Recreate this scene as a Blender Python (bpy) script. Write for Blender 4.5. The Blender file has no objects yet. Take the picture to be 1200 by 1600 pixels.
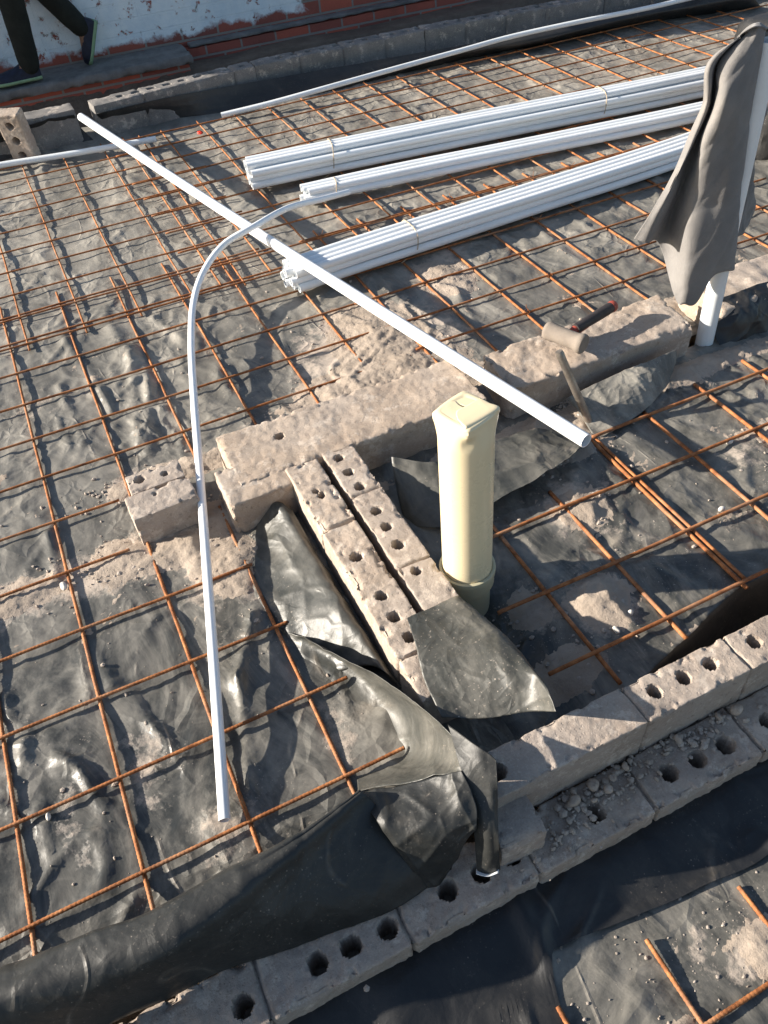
import bpy, bmesh, math, random
import numpy as np
from mathutils import Vector, Matrix
random.seed(7)
scene = bpy.context.scene
col = scene.collection
# ------------------------------------------------------------------ camera
CAM = np.array([0.43706, -0.70939, 1.44135])
FW = np.array([0.26125290, 0.65127492, -0.71245203])
RT = np.array([0.90096771, -0.42941083, -0.06215727])
UP = np.array([0.34641609, 0.62565751, 0.69896250])
cd = bpy.data.cameras.new('camera'); cam = bpy.data.objects.new('camera', cd); col.objects.link(cam)
cd.sensor_fit = 'VERTICAL'; cd.sensor_height = 24; cd.lens = 18.75; cd.clip_start = 0.02; cd.clip_end = 400
cam.matrix_world = Matrix(((RT[0], UP[0], -FW[0], CAM[0]), (RT[1], UP[1], -FW[1], CAM[1]), (RT[2], UP[2], -FW[2], CAM[2]), (0, 0, 0, 1)))
scene.camera = cam
# ------------------------------------------------------------------ light
SUN_EL, SUN_AZ = 20.5, -22.5          # direction the shadows run in the x-y plane
sd = bpy.data.lights.new('sun', 'SUN'); so = bpy.data.objects.new('sun', sd); col.objects.link(so)
sd.energy = 5.0; sd.angle = math.radians(0.6); sd.color = (1.0, 0.915, 0.80)
k = math.radians(SUN_EL); a = math.radians(SUN_AZ)
ray = Vector((math.cos(a)*math.cos(k), math.sin(a)*math.cos(k), -math.sin(k)))
so.rotation_euler = ray.to_track_quat('-Z', 'Y').to_euler(); so.location = (-3, 2, 3)
w = bpy.data.worlds.new('World'); scene.world = w; w.use_nodes = True
nt = w.node_tree; bg = nt.nodes['Background']; sky = nt.nodes.new('ShaderNodeTexSky')
sky.sky_type = 'NISHITA'; sky.sun_disc = False; sky.sun_elevation = k
sky.sun_rotation = math.atan2(-ray.x, -ray.y)
nt.links.new(sky.outputs[0], bg.inputs[0]); bg.inputs[1].default_value = 0.07
scene.view_settings.view_transform = 'Standard'; scene.view_settings.look = 'None'
scene.view_settings.exposure = 1.25; scene.view_settings.gamma = 1
# ------------------------------------------------------------------ helpers
def P(x, y, z=0.0):
    d = FW + (x-600)/1250*RT - (y-800)/1250*UP
    return CAM + d*(z-CAM[2])/d[2]
_r = np.random.RandomState(3)
_perm = np.concatenate([_r.permutation(256)]*3)
_g = _r.normal(size=(256, 3)); _g /= np.linalg.norm(_g, axis=1)[:, None]
def pn(x, y, z=0.0):
    x, y, z = np.broadcast_arrays(np.asarray(x, float), np.asarray(y, float), np.asarray(z, float))
    xi, yi, zi = [np.floor(v).astype(int) for v in (x, y, z)]
    xf, yf, zf = x-xi, y-yi, z-zi
    f = lambda t: t*t*t*(t*(t*6-15)+10)
    u, v, ww = f(xf), f(yf), f(zf)
    out = 0
    for i in (0, 1):
        for j in (0, 1):
            for l in (0, 1):
                h = _perm[_perm[_perm[(xi+i) & 255]+((yi+j) & 255)]+((zi+l) & 255)]
                g = _g[h]
                dt = g[..., 0]*(xf-i)+g[..., 1]*(yf-j)+g[..., 2]*(zf-l)
                out = out+dt*(u if i else 1-u)*(v if j else 1-v)*(ww if l else 1-ww)
    return out*1.6
def fbm(x, y, z=0.0, o=4):
    s, a_, t = 0, 1.0, 0
    for i in range(o):
        s = s+a_*pn(x*2**i, y*2**i, np.asarray(z)*2**i+7.3*i); t += a_; a_ *= .5
    return s/t
def crumple(x, y, seed=0):
    """straight creases where the cells of a jittered net meet: 1 on a crease, 0 inside a cell"""
    xi, yi = np.floor(x).astype(int), np.floor(y).astype(int); f1 = np.full(x.shape, 9.); f2 = f1.copy()
    for i in (-1, 0, 1):
        for j in (-1, 0, 1):
            g = _g[_perm[_perm[(xi+i+seed) & 255]+((yi+j) & 255)]]
            d = np.hypot(xi+i+.5+.55*g[..., 0]-x, yi+j+.5+.55*g[..., 1]-y)
            f2 = np.where(d < f1, f1, np.minimum(f2, d)); f1 = np.minimum(f1, d)
    return 1-np.clip((f2-f1)/.42, 0, 1)
def ss(a_, b, x):
    t = np.clip((x-a_)/(b-a_), 0, 1); return t*t*(3-2*t)
def link(name, me, m=None, parent=None, smooth=True):
    if m: me.materials.append(m)
    if smooth:
        me.polygons.foreach_set('use_smooth', [True]*len(me.polygons))
    o = bpy.data.objects.new(name, me); col.objects.link(o)
    if parent: o.parent = parent
    return o
def mesh(name, V, F, m=None, parent=None, smooth=True, sharp=None):
    me = bpy.data.meshes.new(name); me.from_pydata([tuple(map(float, v)) for v in V], [], [tuple(f) for f in F]); me.update()
    o = link(name, me, m, parent, smooth)
    if sharp is not None: me.set_sharp_from_angle(angle=math.radians(sharp))
    return o
def tag(o, label=None, cat=None, group=None, kind=None):
    if label: o['label'] = label
    if cat: o['category'] = cat
    if group: o['group'] = group
    if kind: o['kind'] = kind
    return o
def thing(name, loc, label, cat, group=None):
    o = bpy.data.objects.new(name, None); col.objects.link(o); o.location = tuple(map(float, loc)); o.empty_display_size = .05
    return tag(o, label, cat, group)
def adopt(o, root):
    o.parent = root; o.matrix_parent_inverse = Matrix.Translation(-Vector(root.location)); return o
def grid_faces(nx, ny, flip=False):
    i, j = np.meshgrid(np.arange(nx-1), np.arange(ny-1), indexing='ij')
    a_ = i*ny+j
    F = np.stack([a_, a_+ny, a_+ny+1, a_+1], -1).reshape(-1, 4)
    return F[:, ::-1] if flip else F
def cr(pts, n):
    """Catmull-Rom through pts (k,d), n samples"""
    p = np.array(pts, float); p = np.vstack([2*p[0]-p[1], p, 2*p[-1]-p[-2]]); kk = len(p)-3
    out = []
    for t in np.linspace(0, kk, n):
        i = min(int(t), kk-1); f = t-i
        a0, a1, a2, a3 = p[i:i+4]
        out.append(.5*(2*a1+(a2-a0)*f+(2*a0-5*a1+4*a2-a3)*f*f+(3*a1-a0-3*a2+a3)*f**3))
    return np.array(out)
def tube_data(path, r, n=10, cap=True, rf=None, hollow=0):
    path = np.array(path, float); L = len(path)
    T = np.gradient(path, axis=0); T /= np.linalg.norm(T, axis=1)[:, None]
    up = np.array([0, 0, 1.]) if abs(T[0][2]) < .9 else np.array([1., 0, 0])
    V = []; s = np.cross(T[0], up); s /= np.linalg.norm(s)
    for i in range(L):
        s = s-T[i]*(s@T[i]); s /= np.linalg.norm(s); b = np.cross(s, T[i])
        rr = r if rf is None else rf[i]
        for q in range(n):
            t = 2*math.pi*q/n; V.append(path[i]+rr*(math.cos(t)*s+math.sin(t)*b))
    F = [(i*n+q, i*n+(q+1) % n, (i+1)*n+(q+1) % n, (i+1)*n+q) for i in range(L-1) for q in range(n)]
    if cap and not hollow:
        F.append(tuple(range(n))[::-1]); F.append(tuple((L-1)*n+q for q in range(n)))
    if hollow:   # inner bore at both ends
        for e, sg in ((0, 1), (L-1, -1)):
            c = path[e]; b0 = len(V); out = V[e*n:(e+1)*n]
            for v in out: V.append(c+(v-c)*hollow)
            for v in out: V.append(c+(v-c)*hollow+T[e]*sg*r*5)
            for q in range(n):
                q2 = (q+1) % n
                f1 = (e*n+q, b0+q, b0+q2, e*n+q2); f2 = (b0+q, b0+n+q, b0+n+q2, b0+q2)
                F += [f1 if sg > 0 else f1[::-1], f2 if sg > 0 else f2[::-1]]
            F.append(tuple(b0+n+q for q in range(n))[::sg*-1 if sg > 0 else 1])
    return V, F
def tube(name, path, r, m, parent=None, n=10, **kw):
    V, F = tube_data(path, r, n, **kw)
    o = mesh(name, V, F, m, None, True, 50)
    if parent: adopt(o, parent)
    return o
def join(lst):
    V, F = [], []
    for v, f in lst:
        b = len(V); V += list(v); F += [tuple(i+b for i in q) for q in f]
    return V, F
# ------------------------------------------------------------------ materials
def mat(name, rough=.6, metal=0, spec=.5):
    m = bpy.data.materials.new(name); m.use_nodes = True
    b = m.node_tree.nodes['Principled BSDF']; b.inputs['Roughness'].default_value = rough
    b.inputs['Metallic'].default_value = metal; b.inputs['Specular IOR Level'].default_value = spec
    return m, m.node_tree, b
class N:
    def __init__(s, t):
        s.t = t; s.co = t.nodes.new('ShaderNodeTexCoord').outputs['Object']
    def map(s, scale=(1, 1, 1), loc=(0, 0, 0), rot=(0, 0, 0)):
        n = s.t.nodes.new('ShaderNodeMapping'); n.inputs['Scale'].default_value = scale; n.inputs['Location'].default_value = loc; n.inputs['Rotation'].default_value = rot
        s.t.links.new(s.co, n.inputs[0]); return n.outputs[0]
    def noise(s, sc, det=5, rough=.55, vec=None, dist=0, out=0):
        n = s.t.nodes.new('ShaderNodeTexNoise'); n.inputs['Scale'].default_value = sc; n.inputs['Detail'].default_value = det
        n.inputs['Roughness'].default_value = rough; n.inputs['Distortion'].default_value = dist
        s.t.links.new(vec or s.co, n.inputs['Vector']); return n.outputs[out]
    def vor(s, sc, feat='F1', vec=None, out='Distance'):
        n = s.t.nodes.new('ShaderNodeTexVoronoi'); n.feature = feat; n.inputs['Scale'].default_value = sc
        s.t.links.new(vec or s.co, n.inputs['Vector']); return n.outputs[out]
    def ramp(s, v, stops, interp='LINEAR'):
        n = s.t.nodes.new('ShaderNodeValToRGB'); e = n.color_ramp.elements; n.color_ramp.interpolation = interp
        while len(e) < len(stops): e.new(.5)
        for q, (p_, c) in zip(e, stops):
            q.position = p_; q.color = (*c, 1) if isinstance(c, tuple) else (c, c, c, 1)
        s.t.links.new(v, n.inputs[0]); return n.outputs[0]
    def mix(s, f, a_, b, mode='MIX'):
        n = s.t.nodes.new('ShaderNodeMix'); n.data_type = 'RGBA'; n.blend_type = mode
        for q, v in ((0, f), (6, a_), (7, b)):
            if hasattr(v, 'is_output'): s.t.links.new(v, n.inputs[q])
            else: n.inputs[q].default_value = (*v, 1) if isinstance(v, tuple) else v
        return n.outputs[2]
    def math(s, op, a_, b=0.0):
        n = s.t.nodes.new('ShaderNodeMath'); n.operation = op
        for q, v in ((0, a_), (1, b)):
            if hasattr(v, 'is_output'): s.t.links.new(v, n.inputs[q])
            else: n.inputs[q].default_value = v
        return n.outputs[0]
    def attr(s, name):
        n = s.t.nodes.new('ShaderNodeAttribute'); n.attribute_name = name; return n.outputs['Fac']
    def bump(s, h, dist, strength=1, prev=None):
        n = s.t.nodes.new('ShaderNodeBump'); n.inputs['Distance'].default_value = dist; n.inputs['Strength'].default_value = strength
        s.t.links.new(h, n.inputs['Height'])
        if prev: s.t.links.new(prev, n.inputs['Normal'])
        return n.outputs[0]
DUST = (.335, .277, .225); DUST2 = (.49, .415, .345)
def m_plastic(name, base=(.018, .021, .021), film=.55, rough=.34, tex=1.0):
    m, t, b = mat(name, rough); n = N(t)
    fine = n.noise(45, 7, .7); mid = n.noise(8, 8, .68, dist=.7)
    smear = n.noise(4.5, 9, .74, vec=n.map((1, .35, 1), rot=(0, 0, .5)), dist=1.4); cloudy = n.noise(2.2, 6, .6)
    sep = t.nodes.new('ShaderNodeSeparateXYZ'); t.links.new(n.co, sep.inputs[0])
    back = n.ramp(n.math('MULTIPLY', sep.outputs[1], .3), [(.12, 0.0), (.75, 1.0)])      # the far part of the site is the dustiest
    f = n.math('ADD', n.math('MULTIPLY', n.ramp(smear, [(.42, 0.0), (.62, 1.0)]), .40), n.math('MULTIPLY', n.ramp(cloudy, [(.3, 0.1), (.68, 1.0)]), .14))
    f = n.math('ADD', f, n.math('MULTIPLY', n.ramp(mid, [(.46, 0.0), (.68, 1.0)]), .22))
    f = n.math('ADD', n.math('MULTIPLY', f, film*2), n.math('MULTIPLY', back, .38*min(1, film*2)))
    c = n.mix(f, base, (.33, .305, .26))
    at = n.attr('dust')
    hv = n.math('ADD', at, n.math('MULTIPLY', n.math('SUBTRACT', n.noise(20, 8, .72), .5), 1.5))
    hm = n.ramp(hv, [(.42, 0.0), (.66, 1.0)])
    c = n.mix(hm, c, n.mix(fine, DUST, DUST2))
    # dust caught along creases, broken into strokes
    def crease(sc, w_, lo):
        q = n.math('ABSOLUTE', n.math('SUBTRACT', n.noise(sc, 1.5, .4, vec=n.map((1, .45, 1), rot=(0, 0, .7))), .5))
        return n.math('MULTIPLY', n.ramp(q, [(0.0, 1.0), (w_, 0.0)]), n.ramp(n.noise(sc*1.1+1.7, 5, .65), [(lo, 0.0), (lo+.12, 1.0)]))
    cr_ = crease(4.2, .012, .50)
    c = n.mix(n.math('MULTIPLY', cr_, .38*tex), c, (.42, .36, .29))
    sp = n.ramp(n.vor(75), [(.06, 1.0), (.11, 0.0)]); spm = n.ramp(n.noise(3.6, 5, .7), [(.5, 0.0), (.6, 1.0)])
    grit = n.ramp(n.noise(150, 4, .7), [(.60, 0.0), (.70, 1.0)])
    c = n.mix(n.math('MULTIPLY', n.math('MAXIMUM', sp, n.math('MULTIPLY', grit, .6)), n.math('MULTIPLY', spm, tex)), c, DUST2)
    t.links.new(c, b.inputs['Base Color'])
    r = n.math('ADD', n.math('MULTIPLY', f, .30), rough); r = n.math('ADD', r, n.math('MULTIPLY', hm, .5))
    t.links.new(r, b.inputs['Roughness'])
    h = n.math('ADD', n.math('MULTIPLY', n.noise(11, 4, .5, dist=1.2), .5), n.math('MULTIPLY', hm, n.math('MULTIPLY', fine, .4)))
    h = n.math('ADD', h, n.math('MULTIPLY', cr_, .35))
    cw = n.t.nodes.new('ShaderNodeVectorMath'); cw.operation = 'MULTIPLY_ADD'; t.links.new(n.noise(6, 3, .5, out=1), cw.inputs[0]); cw.inputs[1].default_value = (.10, .10, .10); t.links.new(n.co, cw.inputs[2])
    ck = n.math('MULTIPLY', n.ramp(n.vor(8, 'DISTANCE_TO_EDGE', cw.outputs[0]), [(0.0, 1.0), (.16, 0.0)]), n.ramp(n.noise(2.7, 4, .6), [(.42, 0.0), (.6, 1.0)]))
    ck = n.math('ADD', ck, n.math('MULTIPLY', n.ramp(n.vor(21, 'DISTANCE_TO_EDGE', cw.outputs[0]), [(0.0, 1.0), (.2, 0.0)]), n.math('MULTIPLY', n.ramp(n.noise(3.9, 4, .6), [(.45, 0.0), (.62, 1.0)]), .5)))
    nb = n.bump(h, .009, .55); nb = n.bump(ck, .006, .6*tex, nb); nb = n.bump(fine, .0012, .6, nb)
    t.links.new(nb, b.inputs['Normal'])
    return m
def m_sand(name, c1=(.295, .24, .19), c2=(.45, .375, .305), bump=.004):
    m, t, b = mat(name, .95, spec=.2); n = N(t)
    a_ = n.noise(7, 8, .7); f = n.noise(120, 5, .7)
    c = n.mix(n.ramp(a_, [(.3, 0.0), (.7, 1.0)]), c1, c2); c = n.mix(n.math('MULTIPLY', n.ramp(f, [(.55, 0.0), (.8, 1.0)]), .5), c, (.2, .15, .12))
    t.links.new(c, b.inputs['Base Color'])
    nb = n.bump(n.noise(45, 8, .75), bump*2, .7); nb = n.bump(f, bump*.5, .8, nb); t.links.new(nb, b.inputs['Normal']); return m
def m_brick(name, c1=(.33, .26, .205), c2=(.47, .385, .31), sand=.5):
    m, t, b = mat(name, .93, spec=.25); n = N(t)
    a_ = n.noise(7, 10, .78); f = n.noise(230, 5, .75); p_ = n.noise(60, 6, .7); big = n.noise(3.5, 3, .5)
    c = n.mix(n.ramp(a_, [(.36, 0.0), (.64, 1.0)]), c1, c2)
    c = n.mix(n.math('MULTIPLY', n.ramp(big, [(.42, 0.0), (.6, 1.0)]), .4), c, (.30, .27, .25))
    c = n.mix(n.math('MULTIPLY', n.ramp(p_, [(.58, 0.0), (.66, 1.0)]), .55), c, (.15, .12, .10))
    c = n.mix(n.math('MULTIPLY', n.ramp(n.noise(16, 9, .8), [(.54, 0.0), (.60, 1.0)]), .6), c, (.58, .50, .42))
    c = n.mix(n.math('MULTIPLY', n.ramp(f, [(.50, 0.0), (.72, 1.0)]), .35), c, (.62, .55, .47))
    t.links.new(c, b.inputs['Base Color'])
    pit = n.ramp(n.vor(120), [(.10, 0.0), (.26, 1.0)])
    nb = n.bump(n.noise(30, 10, .8), .004, .65); nb = n.bump(pit, .0012, .5, nb); nb = n.bump(f, .0012, .8, nb); t.links.new(nb, b.inputs['Normal']); return m
def m_rust(name):
    m, t, b = mat(name, .75, .15, .3); n = N(t)
    c = n.ramp(n.noise(32, 8, .75), [(.30, (.09, .034, .015)), (.45, (.26, .095, .033)), (.60, (.43, .175, .065)), (.78, (.50, .26, .13))])
    c = n.mix(n.ramp(n.noise(6, 5, .6), [(.5, 0.0), (.72, .55)]), c, (.40, .27, .18))
    t.links.new(c, b.inputs['Base Color']); nb = n.bump(n.noise(400, 3, .6), .0008, .8); t.links.new(nb, b.inputs['Normal']); return m
def m_pvc(name, c=(.80, .82, .83), rough=.28, dirt=.25):
    m, t, b = mat(name, rough, 0, .5); n = N(t)
    d = n.ramp(n.noise(6, 8, .72), [(.48, 0.0), (.78, 1.0)]); sp = n.ramp(n.noise(70, 5, .7), [(.62, 0.0), (.72, 1.0)])
    cc = n.mix(n.math('MULTIPLY', n.math('ADD', d, n.math('MULTIPLY', sp, .5)), dirt), c, (.45, .38, .31))
    t.links.new(cc, b.inputs['Base Color']); t.links.new(n.math('ADD', n.math('MULTIPLY', d, .3), rough), b.inputs['Roughness'])
    nb = n.bump(n.noise(30, 3), .0006, .4); t.links.new(nb, b.inputs['Normal']); return m
def m_plain(name, c, rough=.7, var=.35, sc=14, metal=0, bump=.001, bsc=90):
    m, t, b = mat(name, rough, metal, .4); n = N(t)
    cc = n.mix(n.ramp(n.noise(sc, 7, .7), [(.3, 0.0), (.7, 1.0)]), tuple(q*(1-var) for q in c), tuple(min(1, q*(1+var)) for q in c))
    t.links.new(cc, b.inputs['Base Color'])
    if bump: t.links.new(n.bump(n.noise(bsc, 5, .65), bump, .7), b.inputs['Normal'])
    return m
def m_cloth():
    m, t, b = mat('grey_cloth', .95, 0, .15); n = N(t)
    c = n.mix(n.ramp(n.noise(7, 6, .65), [(.35, 0.0), (.7, 1.0)]), (.165, .157, .152), (.235, .223, .212))
    c = n.mix(n.ramp(n.noise(3, 8, .7), [(.55, 0.0), (.75, .5)]), c, (.36, .325, .285))
    t.links.new(c, b.inputs['Base Color'])
    nb = n.bump(n.noise(22, 5, .6, dist=.8), .006, .5)
    wv = t.nodes.new('ShaderNodeTexWave'); wv.inputs['Scale'].default_value = 420; t.links.new(n.co, wv.inputs[0])
    nb = n.bump(wv.outputs[1], .0004, .5, nb); t.links.new(nb, b.inputs['Normal'])
    b.inputs['Sheen Weight'].default_value = .25; return m
def m_oldwall():
    """old boundary wall: red brick courses with flaking pale limewash on the upper part of its left end"""
    m, t, b = mat('old_wall', .9, 0, .2); n = N(t)
    br = t.nodes.new('ShaderNodeTexBrick'); br.inputs['Scale'].default_value = 1
    br.inputs['Brick Width'].default_value = .235; br.inputs['Row Height'].default_value = .085; br.inputs['Mortar Size'].default_value = .007
    br.inputs['Color1'].default_value = (.50, .13, .085, 1); br.inputs['Color2'].default_value = (.24, .09, .075, 1); br.inputs['Mortar'].default_value = (.28, .25, .225, 1)
    t.links.new(n.map((1, 1, 1), rot=(math.pi/2, 0, 0)), br.inputs['Vector'])
    c = n.mix(n.ramp(n.noise(3.5, 7, .7), [(.5, 0.0), (.75, .35)]), br.outputs[0], (.085, .06, .05))
    sep = t.nodes.new('ShaderNodeSeparateXYZ'); t.links.new(n.co, sep.inputs[0])
    xx = n.math('ADD', sep.outputs[0], n.math('MULTIPLY', n.noise(4, 5, .6), .5))
    zz = n.math('ADD', sep.outputs[2], n.math('MULTIPLY', n.noise(5, 6, .65), .22))
    mask = n.math('MULTIPLY', n.ramp(n.math('SUBTRACT', 2.75, xx), [(0, 0.0), (.04, 1.0)]), n.ramp(n.math('SUBTRACT', zz, .14), [(0, 0.0), (.03, 1.0)]))
    flake = n.ramp(n.noise(16, 8, .72), [(.36, 0.0), (.41, 1.0)])
    mask = n.math('MULTIPLY', mask, flake)
    wc = n.mix(n.ramp(n.noise(5, 8, .7), [(.35, 0.0), (.7, 1.0)]), (.66, .76, .84), (.88, .93, .95))
    c = n.mix(mask, c, wc); t.links.new(c, b.inputs['Base Color'])
    h = n.math('ADD', n.math('MULTIPLY', mask, .5), n.math('SUBTRACT', n.noise(20, 7, .7), n.math('MULTIPLY', br.outputs[1], .5)))
    t.links.new(n.bump(h, .01, .7), b.inputs['Normal']); return m
PLA = m_plastic('black_membrane'); FLAP = m_plastic('folded_membrane', base=(.020, .023, .021), film=.27, rough=.42, tex=.8); COVER = m_plastic('shaded_drape', base=(.010, .0115, .0115), film=.06, rough=.5, tex=.35); DARKP = m_plastic('shaded_membrane', base=(.007, .008, .010), film=.05, rough=.45, tex=.3)  # COVER, DARKP: less dusty, and darkened to put shade into the colour
FELT = m_plastic('gritty_felt', base=(.06, .062, .058), film=.8, rough=.8)
SAND = m_sand('dry_sand'); BRK = m_brick('cement_brick'); BRK2 = m_brick('stock_brick', (.30, .24, .195), (.43, .355, .29))
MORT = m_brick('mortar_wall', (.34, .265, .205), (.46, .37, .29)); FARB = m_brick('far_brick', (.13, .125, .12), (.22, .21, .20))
RUST = m_rust('rusty_rod'); PVC = m_pvc('white_pvc', (.86, .88, .89), .22, .14); PVCD = m_pvc('dusty_pvc', (.80, .83, .84), .3, .25)
CREAM = m_pvc('cream_pvc', (.78, .66, .43), .24, .12); CREAM2 = m_pvc('dusty_cream_pvc', (.48, .44, .29), .4, .5)
CLOTH = m_cloth(); STEEL = m_plain('steel', (.30, .26, .22), .42, .45, 30, .7); TIE = m_plain('twine', (.42, .33, .23), .8, .3, 80)
SOIL = m_sand('soil', (.13, .10, .08), (.24, .19, .15), .01); CONC = m_plain('old_concrete', (.17, .165, .16), .9, .4, 9, 0, .006, 30)
OLDW = m_oldwall(); STONE = m_brick('stone', (.30, .25, .20), (.46, .39, .33)); PEB = m_plain('pale_pebble', (.60, .56, .50), .8, .25, 60, 0, .001, 150)
# ------------------------------------------------------------------ bar layout (metres)
BX = dict(left=[-.19, .003, .20, .40, .597, .795, .99, 1.185], upper=[.065, .258, .45, .64, .83, 1.02], mid=[1.385, 1.575, 1.765, 1.96, 2.15, 2.34, 2.53, 2.72, 2.91],
          far=[.94, 1.13, 1.32, 1.51, 1.69, 1.88, 2.065, 2.25, 2.435, 2.62, 2.80, 2.99, 3.18, 3.37, 3.56, 3.75, 3.94, 4.13, 4.32, 4.51],
          right=[1.18, 1.37, 1.575, 1.77, 1.975, 2.17, 2.365, 2.56], br=[.76, .965, 1.165, 1.365, 1.56])
AY = dict(front=[.0, .2, .40, .60, .79], back=[.985, 1.175, 1.36, 1.545, 1.73, 1.915, 2.10], upper=[1.885, 2.07, 2.25, 2.435, 2.61, 2.79, 2.965, 3.14, 3.32, 3.49],
          far=[2.04, 2.22, 2.405, 2.59, 2.77, 2.95, 3.13, 3.31, 3.48], right=[.012, .195, .40, .585], br=[-.66, -.84])
allx = np.array(sorted(sum([BX[q] for q in ('left', 'upper', 'mid', 'far', 'right')], []))); ally = np.array(sorted(sum([AY[q] for q in ('front', 'back', 'upper', 'far', 'right')], [])))
def ndist(v, arr):
    return np.min(np.abs(np.asarray(v)[..., None]-arr), -1)
def segd(x, y, a_, b):
    a_ = np.array(a_[:2]); b = np.array(b[:2]); d = b-a_; L = d@d
    t = np.clip(((x-a_[0])*d[0]+(y-a_[1])*d[1])/L, 0, 1)
    return np.hypot(x-a_[0]-t*d[0], y-a_[1]-t*d[1]), t
RIDGE = [((98, 522), (178, 640), .035, .035), ((165, 498), (205, 560), .055, .032), ((205, 560), (215, 690), .045, .030), ((232, 600), (232, 700), .035, .028),
         ((75, 830), (85, 900), .03, .02), ((395, 960), (372, 1060), .03, .03), ((372, 1060), (395, 1230), .03, .022), ((0, 1090), (40, 1160), .03, .02), ((90, 600), (130, 690), .03, .018),
         ((60, 1260), (75, 1330), .025, .018), ((140, 1300), (330, 1290), .02, .012), ((330, 480), (300, 560), .03, .014), ((1040, 610), (1000, 640), .03, .03)]
RIDGE = [(P(*a_), P(*b), w_, h*.75) for a_, b, w_, h in RIDGE]
PATCH = [  # x, y, rx, ry, strength: lying dust and sand
    (1.27, 1.28, .30, .28, 1.1), (1.05, 1.06, .35, .10, .9), (.30, .77, .30, .10, .85), (.06, .78, .16, .09, .8), (.55, .62, .13, .12, .85), (.45, 1.03, .14, .08, .85), (1.62, 1.30, .10, .25, .35), (.22, 1.55, .13, .12, .5),
    (1.40, .40, .12, .14, .75), (1.50, .62, .20, .09, .9), (1.27, .12, .09, .10, .95), (1.13, .18, .08, .10, .6), (1.13, .02, .10, .07, .75), (1.90, .33, .14, .10, .5), (1.70, .19, .10, .06, .5), (2.05, .35, .16, .12, .6), (1.95, .17, .12, .07, .75),
    (.25, .22, .06, .16, .55), (.10, .17, .05, .14, .5), (.36, .02, .10, .09, .55), (.62, .12, .05, .15, .55), (1.9, .98, .8, .07, .6), (1.75, 1.72, .14, .14, .7), (2.0, 3.0, .9, .4, .25), (3.4, 3.0, 1.0, .5, .38), (.9, 2.9, .5, .5, .22),
    (1.10, -.56, .10, .05, .72), (1.02, -.52, .06, .05, .5), (.80, -.60, .07, .07, .5), (1.3, -.6, .1, .1, .4)]
def dust(x, y):
    v = np.zeros_like(x)
    for px, py, rx, ry, s in PATCH: v = np.maximum(v, s*np.exp(-((x-px)/rx)**2-((y-py)/ry)**2))
    return v
def floor_z(x, y):
    """height of the membrane"""
    xw = x+.07*pn(x*4, y*4, 3.1); yw = y+.07*pn(x*4, y*4, 9.4)
    z = -.0100+.007*fbm(x*2.6, y*2.6, 1.5, 3)
    c, s = math.cos(.45), math.sin(.45)
    r1 = 1-np.abs(pn((xw*c+yw*s)*5.5, (-xw*s+yw*c)*2.4, 4.4)); z = z+.013*ss(-.25, .3, pn(x*2.3, y*2.3, 8.2))*np.clip((r1-.80)/.20, 0, 1)**1.5
    c, s = math.cos(-.75), math.sin(-.75)
    r2 = 1-np.abs(pn((xw*c+yw*s)*8, (-xw*s+yw*c)*4, 8.8)); z = z+.008*ss(-.2, .35, pn(x*2.7, y*2.7, 1.2))*np.clip((r2-.82)/.18, 0, 1)**1.3
    r3 = 1-np.abs(pn(xw*15, yw*13, 2.2)); z = z+.0025*np.clip((r3-.75)/.25, 0, 1)**1.5*ss(-.1, .35, pn(x*3, y*3, 6.6))
    z = z+.0012*pn(x*16, y*16, .4)
    c, s = math.cos(.3), math.sin(.3); u, v = xw*c+yw*s, -xw*s+yw*c
    z = z+.0065*ss(-.3, .3, pn(x*2.1, y*2.1, 5.5))*crumple(u*6.5, v*4.2, 3)**1.7+.0032*ss(-.2, .3, pn(x*3.3, y*3.3, 2.9))*crumple(u*13, v*10, 9)**1.6
    far = ss(1.8, 2.8, y)
    z = z+far*.003*pn(x*7, y*9, 5.5)
    nb = np.minimum(ndist(x, allx), ndist(y, ally)); cap = -.0050+.016*ss(.006, .045, nb)
    for a_, b, w_, h in RIDGE:
        d, t = segd(x, y, a_, b)
        e = h*np.exp(-(d/w_*1.35)**1.4*2)*(.7+.3*np.sin(t*5+h*99)); z = z+e; cap = cap+e*.35*(nb > .008)
    z = np.where(z > cap, cap+(z-cap)*.12, z)
    return z
def field(name, xs, ys, zf, m, cut=None, attr=True):
    X, Y = np.meshgrid(xs, ys, indexing='ij'); Z = zf(X, Y)
    V = np.stack([X, Y, Z], -1).reshape(-1, 3); F = grid_faces(len(xs), len(ys))
    if cut is not None:
        cm = cut(X, Y, Z).reshape(-1); F = F[~cm[F].any(1)]
        used = np.zeros(len(V), bool); used[F.ravel()] = True; idx = np.cumsum(used)-1; V = V[used]; F = idx[F]
    me = bpy.data.meshes.new(name); me.from_pydata(V.tolist(), [], F.tolist()); me.update()
    if attr:
        A = me.attributes.new('dust', 'FLOAT', 'POINT'); A.data.foreach_set('value', dust(V[:, 0], V[:, 1]).astype(np.float32))
    return link(name, me, m)
def steps(*seg):
    out = []
    for a_, b, h in seg: out.append(np.arange(a_, b-h*.4, h))
    out.append([seg[-1][1]]); return np.concatenate(out)
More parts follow.
